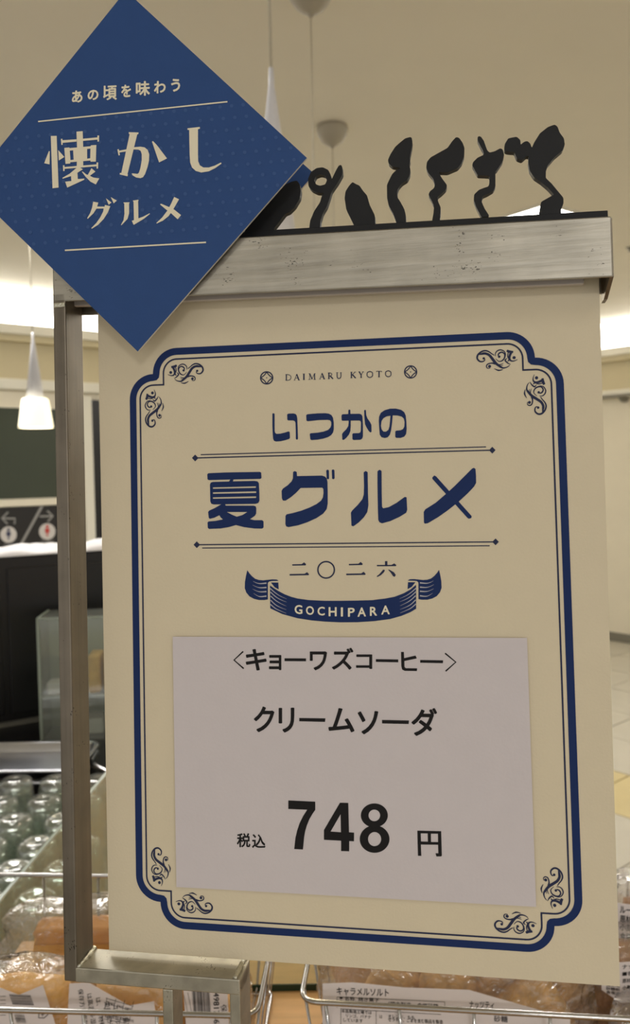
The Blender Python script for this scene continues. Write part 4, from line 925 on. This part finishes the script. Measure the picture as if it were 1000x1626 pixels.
inside('paper_packet', (.17, .30, .03, .09, .009, .07), M['tile'], 'wide pale box on the floor of the showcase', 'packet')

# ================================================================== WIRE BASKETS
def basket(name, x0, x1, y0, y1, z0, z1, yaw, label, org, step=.05, r=.0017, inset=.012):
    t = thing(name, label, 'basket', Matrix.Translation(org) @ Matrix.Rotation(yaw, 4, 'Z'), 'chrome wire bread baskets')
    def rimloop(z, ins, rad, nm):
        P = [(x, y, z) for x, y in rrect(x0+ins, x1-ins, y0+ins, y1-ins, .012, 5)]; bm = bmesh.new(); tube(bm, P, rad, 10, closed=True); bmobj(nm, bm, M['chrome'], t, smooth=True)
    rimloop(z1, 0, r*1.15, 'rim'); rimloop(z0+.0025, inset, r, 'bottom_rim'); 
    zm = (z0+z1)/2
    def wire(pts):
        bm = bmesh.new(); tube(bm, pts, r*.75, 8); bmobj('wire', bm, M['chrome'], t, smooth=True)
    n = int((x1-x0-.03)/step)
    for i in range(n+1):
        x = x0+.018+(x1-x0-.036)*i/n; xb = x0+inset+.014+(x1-x0-2*inset-.028)*i/n
        wire([(x, y0, z1), (xb, y0+inset, z0+.003), (xb, y1-inset, z0+.003), (x, y1, z1)])
    n = int((y1-y0-.03)/step)
    for i in range(n+1):
        y = y0+.018+(y1-y0-.036)*i/n; yb = y0+inset+.014+(y1-y0-2*inset-.028)*i/n
        wire([(x0, y, z1), (x0+inset, yb, z0+.005), (x1-inset, yb, z0+.005), (x1, y, z1)])
    return t
basket('wire_basket', -.30, .0, 0, .192, SH, 1.12, math.radians(-3.6), 'chrome wire basket of bread behind the stand, left of the bare wood', Vector((-.0465, .5515, 0)))
basket('wire_basket', 0, .40, 0, .20, SH, 1.12, math.radians(-6.3), 'chrome wire basket of bread below the card, right of the bare wood', Vector((-.0165, .5665, 0)))

# ================================================================== BREAD IN BAGS
def blob(name, sx, sy, sz, m, parent, mtx, e=.35, n=2, seed=0):
    bm = bmesh.new(); bmesh.ops.create_cube(bm, size=2); bmesh.ops.subdivide_edges(bm, edges=bm.edges, cuts=5, use_grid_fill=True)
    rnd = random.Random(seed)
    ph = [rnd.uniform(0, 6) for _ in range(6)]
    for v in bm.verts:
        c = v.co.copy(); s = c.normalized()*1.25; c = c.lerp(s, e)
        c += c.normalized()*.03*(math.sin(c.x*4+ph[0])+math.sin(c.y*5+ph[1])*math.sin(c.z*4+ph[2])+.5*math.sin(c.x*9+c.z*7+ph[3]))
        v.co = mtx @ Vector((c.x*sx/2, c.y*sy/2, c.z*sz/2))
    o = bmobj(name, bm, m, parent, smooth=True); return o
def bag_film(sx, sy, sz, m, parent, mtx, seed=0, seal=True):
    bm = bmesh.new(); bmesh.ops.create_cube(bm, size=2); bmesh.ops.subdivide_edges(bm, edges=bm.edges, cuts=9, use_grid_fill=True)
    rnd = random.Random(seed); ph = [rnd.uniform(0, 6) for _ in range(8)]
    for v in bm.verts:
        c = v.co.copy(); f = 1-abs(c.x)**6*.75
        c.y *= f; c.z *= (1-abs(c.x)**8*.15)
        c = c.lerp(c.normalized()*1.2, .18)
        k_ = .035*math.sin(c.x*7+ph[0]+3*c.z)+.03*math.sin(c.z*9+ph[1]+2*c.x)+.025*math.sin((c.x+c.y)*13+ph[2])+.02*math.sin((c.x*2-c.z)*11+ph[3])
        c += c.normalized()*k_
        v.co = mtx @ Vector((c.x*sx/2, c.y*sy/2, c.z*sz/2))
    return bmobj('bag', bm, m, parent, smooth=True)
def quad_label(parent, org_px, depth, pitch_, yaw_, roll_=0.0):
    """a sheet frame whose origin sits at a pixel's sight line"""
    P = world_of(org_px[0], org_px[1], depth); return Frame(Matrix.Translation(P) @ rotm(pitch_, roll_, yaw_))
def parent_keep(o, p):
    o.parent = p; o.matrix_parent_inverse = p.matrix_world.inverted()
def lbl(fr, pts_px, bag, m=None, label=None):
    L = [fr.at(x, y) for x, y in pts_px]
    o = plate('label', [L[::-1]], -.0004, 0, m or M['label'], None); o.matrix_world = fr.m; bpy.context.view_layer.update(); parent_keep(o, bag)
    if label: o['label'] = label
    return o
def lprint(fr, fn, lab, name='lettering', m=None):
    k = Ink(fr, .0003); fn(k); o = k.build(name, m or M['ink'], None); o.matrix_world = Matrix.Identity(4)
    o.parent = lab; o.matrix_parent_inverse = Matrix.Identity(4)
    return o
def bars(k, x0, y0, x1, y1, dx, dy, n, seed):
    """barcode: stripes between two px edges; (dx,dy) is the stripe direction"""
    rnd = random.Random(seed)
    for i in range(n):
        t = (i+.5)/n; x, y = x0+(x1-x0)*t, y0+(y1-y0)*t
        k.ribbon([(x, y), (x+dx, y+dy)], rnd.choice((.5, .8, 1.2)), smooth=False)
def M_at(x, y, z, rz=0, rx=0, ry=0): return Matrix.Translation((x, y, z)) @ Matrix.Rotation(rz, 4, 'Z') @ Matrix.Rotation(rx, 4, 'X') @ Matrix.Rotation(ry, 4, 'Y')

# 1 orange loaf at the back of the left basket
t = thing('bagged_bread', 'orange-crusted loaf in a clear bag at the back of left basket', 'bread', Matrix.Translation((-.215, .735, 1.03)), 'bagged breads in the baskets')
blob('bread', .125, .022, .055, M['bread'], t, M_at(.014, .004, .022, .02), .12, seed=2)
blob('crust', .127, .024, .014, M['bread_orange'], t, M_at(.014, .004, .047, .02), .12, seed=3)
bag_film(.165, .036, .078, M['film'], t, M_at(.006, 0, .036, .02), 5)
# 2 front left
t = thing('bagged_bread', 'round golden bread in a clear bag with barcode label, nearest the left edge', 'bread', Matrix.Translation((-.229, .614, 1.03)), 'bagged breads in the baskets')
blob('bread', .085, .036, .066, M['bread'], t, M_at(-.012, 0, .042, 0, -.1), .3, seed=4)
bg = bag_film(.100, .044, .085, M['film'], t, M_at(-.010, .0, .046, 0, -.1), 6)
fr = quad_label(t, (50, 1600), .607, math.radians(-18), .03)
lb = lbl(fr, [(-14, 1563), (30, 1580), (68, 1564), (92, 1640), (-10, 1650)], t)
def f(k):
    bars(k, 14, 1578, 20, 1595, 34, 1.5, 9, 1); bars(k, 22, 1610, 26, 1624, 16, 1, 7, 4)
    for i in range(6): k.ribbon([(0, 1582+i*6), (9, 1582+i*6)], .7, smooth=False)
    k.ribbon([(62, 1610), (61, 1616), (70, 1616.5), (76, 1611), (74, 1607)], 1.3, smooth=False); k.ribbon([(65, 1611), (70, 1611)], 1.0, smooth=False); k.ribbon([(67.5, 1608), (67.5, 1614)], 1.0, smooth=False)
lprint(fr, f, lb)
# 3 front middle
t = thing('bagged_bread', 'golden bread in a clear bag with tilted ingredient label, behind the stand corner', 'bread', Matrix.Translation((-.148, .612, 1.03)), 'bagged breads in the baskets')
blob('bread', .068, .036, .068, M['bread'], t, M_at(0.006, .006, .044, 0, -.1), .25, seed=8)
bag_film(.082, .044, .088, M['film'], t, M_at(0.002, .002, .047, 0, -.1), 9)
fr = quad_label(t, (180, 1600), .604, math.radians(-20), .02)
lb = lbl(fr, [(110, 1562), (140, 1560), (205, 1597), (244, 1590), (252, 1640), (106, 1640)], t)
def f(k):
    rows = ['保存方法直射日光', 'は高温多湿を避け', 'は、原材料欄に', '栄養成分表示', 'エネルギー', '熱量']
    for i, s in enumerate(rows):
        u, v = fr.at(124+i*14, 1571+i*6.5+(0 if i < 5 else 2)); k.glyph_uv(s, u, v, .0042, rot=-1.35)
    for i in range(4):
        k.ribbon([(170+i*14, 1584+i*2), (160+i*14, 1628+i*2)], .6, smooth=False)
    for i in range(5): k.ribbon([(168-i*2, 1585+i*8), (212-i*2, 1598+i*7)], .6, smooth=False)
    for i in range(3): k.glyph('栄養成', 172+i*13, 1592+i*4, 182+i*13, 1596+i*4, slope=.2)
    for i in range(4): k.glyph('表示材', 166+i*12, 1612+i*2, 176+i*12, 1617+i*2, slope=.2)
lprint(fr, f, lb)
# 4 right part of left basket
t = thing('bagged_bread', 'bagged bread with upright barcode label between the stand legs', 'bread', Matrix.Translation((-.080, .610, 1.03)), 'bagged breads in the baskets')
blob('bread', .040, .034, .060, M['bread'], t, M_at(.0, .010, .036), .25, seed=12)
bag_film(.050, .044, .080, M['film'], t, M_at(0, .004, .042), 13)
fr = quad_label(t, (325, 1600), .602, math.radians(-20), -.05)
lb = lbl(fr, [(291, 1572), (361, 1577), (364, 1640), (296, 1640)], t)
def f(k):
    bars(k, 304, 1572.5, 333, 1575.5, 2.5, 38, 16, 3)
    u, v = fr.at(339, 1576); k.glyph_uv('4981736279', u, v, .0058, rot=-1.52, bold=.01)
    u, v = fr.at(350, 1596); k.glyph_uv('保存', u, v, .005, rot=-1.3)
    k.ribbon([(298, 1576), (305, 1612)], .5, smooth=False); k.ribbon([(292, 1580), (299, 1612)], .5, smooth=False)
lprint(fr, f, lb)
# 5 large caramel salt pack in the right basket
t = thing('bagged_bread', 'wide flat pack of rusks with a large white label at the front of right basket', 'bread', Matrix.Translation((.090, .603, 1.03)), 'bagged breads in the baskets')
fr = quad_label(t, (600, 1600), .590, math.radians(-24), -.055)
for i, (x, y, z, s) in enumerate(((.115, .03, .070, .05), (.155, .03, .062, .05), (.135, .012, .045, .055), (.07, .03, .045, .06), (.02, .03, .04, .06))):
    blob('rusk', s, .030, s*.8, M['rusk'], t, M_at(x-.06, y, z, .2*i, .3, .5*i), .3, seed=20+i)
bag_film(.200, .052, .104, M['film'], t, M_at(.010, .006, .050, -.05, -.2), 15)
lb = lbl(fr, [(512, 1562), (560, 1560), (640, 1568), (745, 1572), (905, 1618), (905, 1650), (512, 1650)], t)
def f(k):
    k.glyph('キャラメルソルト', 534.5, 1569, 617, 1581.5, bold=.012, slope=.035)
    for a in (((535, 1583), (706, 1591)), ((535, 1583), (535, 1600)), ((706, 1591), (706, 1603)), ((541, 1601), (541, 1640)), ((597, 1605), (597, 1640)), ((541, 1602), (700, 1611))): k.ribbon(a, .7, smooth=False)
    k.disc(541.5, 1584.5, 2.6, 1.8); k.disc(541.5, 1590, 2.6, 1.8)
    k.glyph('名称  焼き菓子', 547, 1583.5, 602, 1590, bold=.01, slope=.05); k.glyph('原材料名', 547, 1590, 577, 1596, bold=.01, slope=.05); k.glyph('（国内製造、食塩砂糖', 616, 1592, 696, 1600, bold=.01, slope=.05)
    k.glyph('本品製造工場では', 542, 1604, 590, 1609.5, bold=.01, slope=.06); k.glyph('リンゴ、バナナ', 549, 1611, 589, 1616.5, bold=.01, slope=.06); k.glyph('しています', 545, 1617.5, 576, 1623, bold=.01, slope=.06)
    k.glyph('は', 602, 1612, 607, 1617); k.glyph('オレンジ、もも', 616, 1612, 658, 1617.5, bold=.01, slope=.05); k.glyph('ゼラチン、ごまを含む製品を製造', 616, 1617.5, 703, 1624, bold=.01, slope=.05)
    k.glyph('ナッツティ', 745, 1590, 784, 1602, bold=.015, slope=.04); k.glyph('砂糖', 784, 1613, 806, 1623, bold=.01, slope=.05); k.glyph('トースト', 717, 1598, 732, 1602, slope=.05)
lprint(fr, f, lb)
# 6 brown loaves at the right and behind
t = thing('bagged_bread', 'dark brown bread in a clear bag at the right end of right basket, in front', 'bread', Matrix.Translation((.270, .585, 1.03)), 'bagged breads in the baskets')
blob('bread', .095, .044, .046, M['bread_brown'], t, M_at(0, .0, .030, .1), .35, seed=31)
bag_film(.118, .056, .066, M['film'], t, M_at(0, 0, .036, .1), 32)
t = thing('bagged_bread', 'bagged brown bread with pointed white label beside the lower right card corner', 'bread', Matrix.Translation((.265, .648, 1.03)), 'bagged breads in the baskets')
blob('bread', .12, .036, .062, M['bread_brown'], t, M_at(0, .006, .040, -.05), .3, seed=33)
bag_film(.140, .048, .082, M['film'], t, M_at(0, 0, .046, -.05), 34)
fr = quad_label(t, (985, 1545), .634, math.radians(-12), -.05)
lb = lbl(fr, [(955, 1530), (1020, 1526), (1040, 1590), (985, 1592), (955, 1572)], t)
def f(k):
    for i, s in enumerate(['ナッツ', '■名称', '原材料名', '小麦粉糖']): k.glyph(s, 988, 1531+i*11, 1014, 1538+i*11, bold=.015, slope=-.1)
    for i, s in enumerate(['ルーン', '種生地', '砂糖粉', '食塩油']): k.glyph(s, 962, 1556+i*6, 984, 1561+i*6, bold=.01, slope=.1)
lprint(fr, f, lb)
t = thing('bagged_bread', 'bagged bread with black-lettered label, hindmost at the right edge of photo', 'bread', Matrix.Translation((.315, .700, 1.03)), 'bagged breads in the baskets')
blob('bread', .10, .03, .078, M['bread_brown'], t, M_at(0, .0, .048, .05), .25, seed=36)
bag_film(.12, .040, .106, M['film2'], t, M_at(0, 0, .056, .05), 37)
fr = quad_label(t, (990, 1470), .690, math.radians(-8), 0)
lb = lbl(fr, [(965, 1432), (1030, 1440), (1030, 1500), (965, 1492)], t)
lprint(fr, lambda k: [k.glyph(s, 984, 1440+i*14, 1012, 1451+i*14, bold=.02, slope=.1) for i, s in enumerate(['ルーン', '原材料', '小麦粉', '食塩糖'])], lb)
t = thing('bagged_bread', 'pale bagged bread behind the wide flat pack, mostly under the card', 'bread', Matrix.Translation((.085, .702, 1.03)), 'bagged breads in the baskets')
blob('bread', .15, .04, .065, M['bread'], t, M_at(0, .0, .045, -.03), .3, seed=38)
bag_film(.18, .055, .085, M['film'], t, M_at(0, 0, .048, -.03), 39)
bpy.context.view_layer.update()
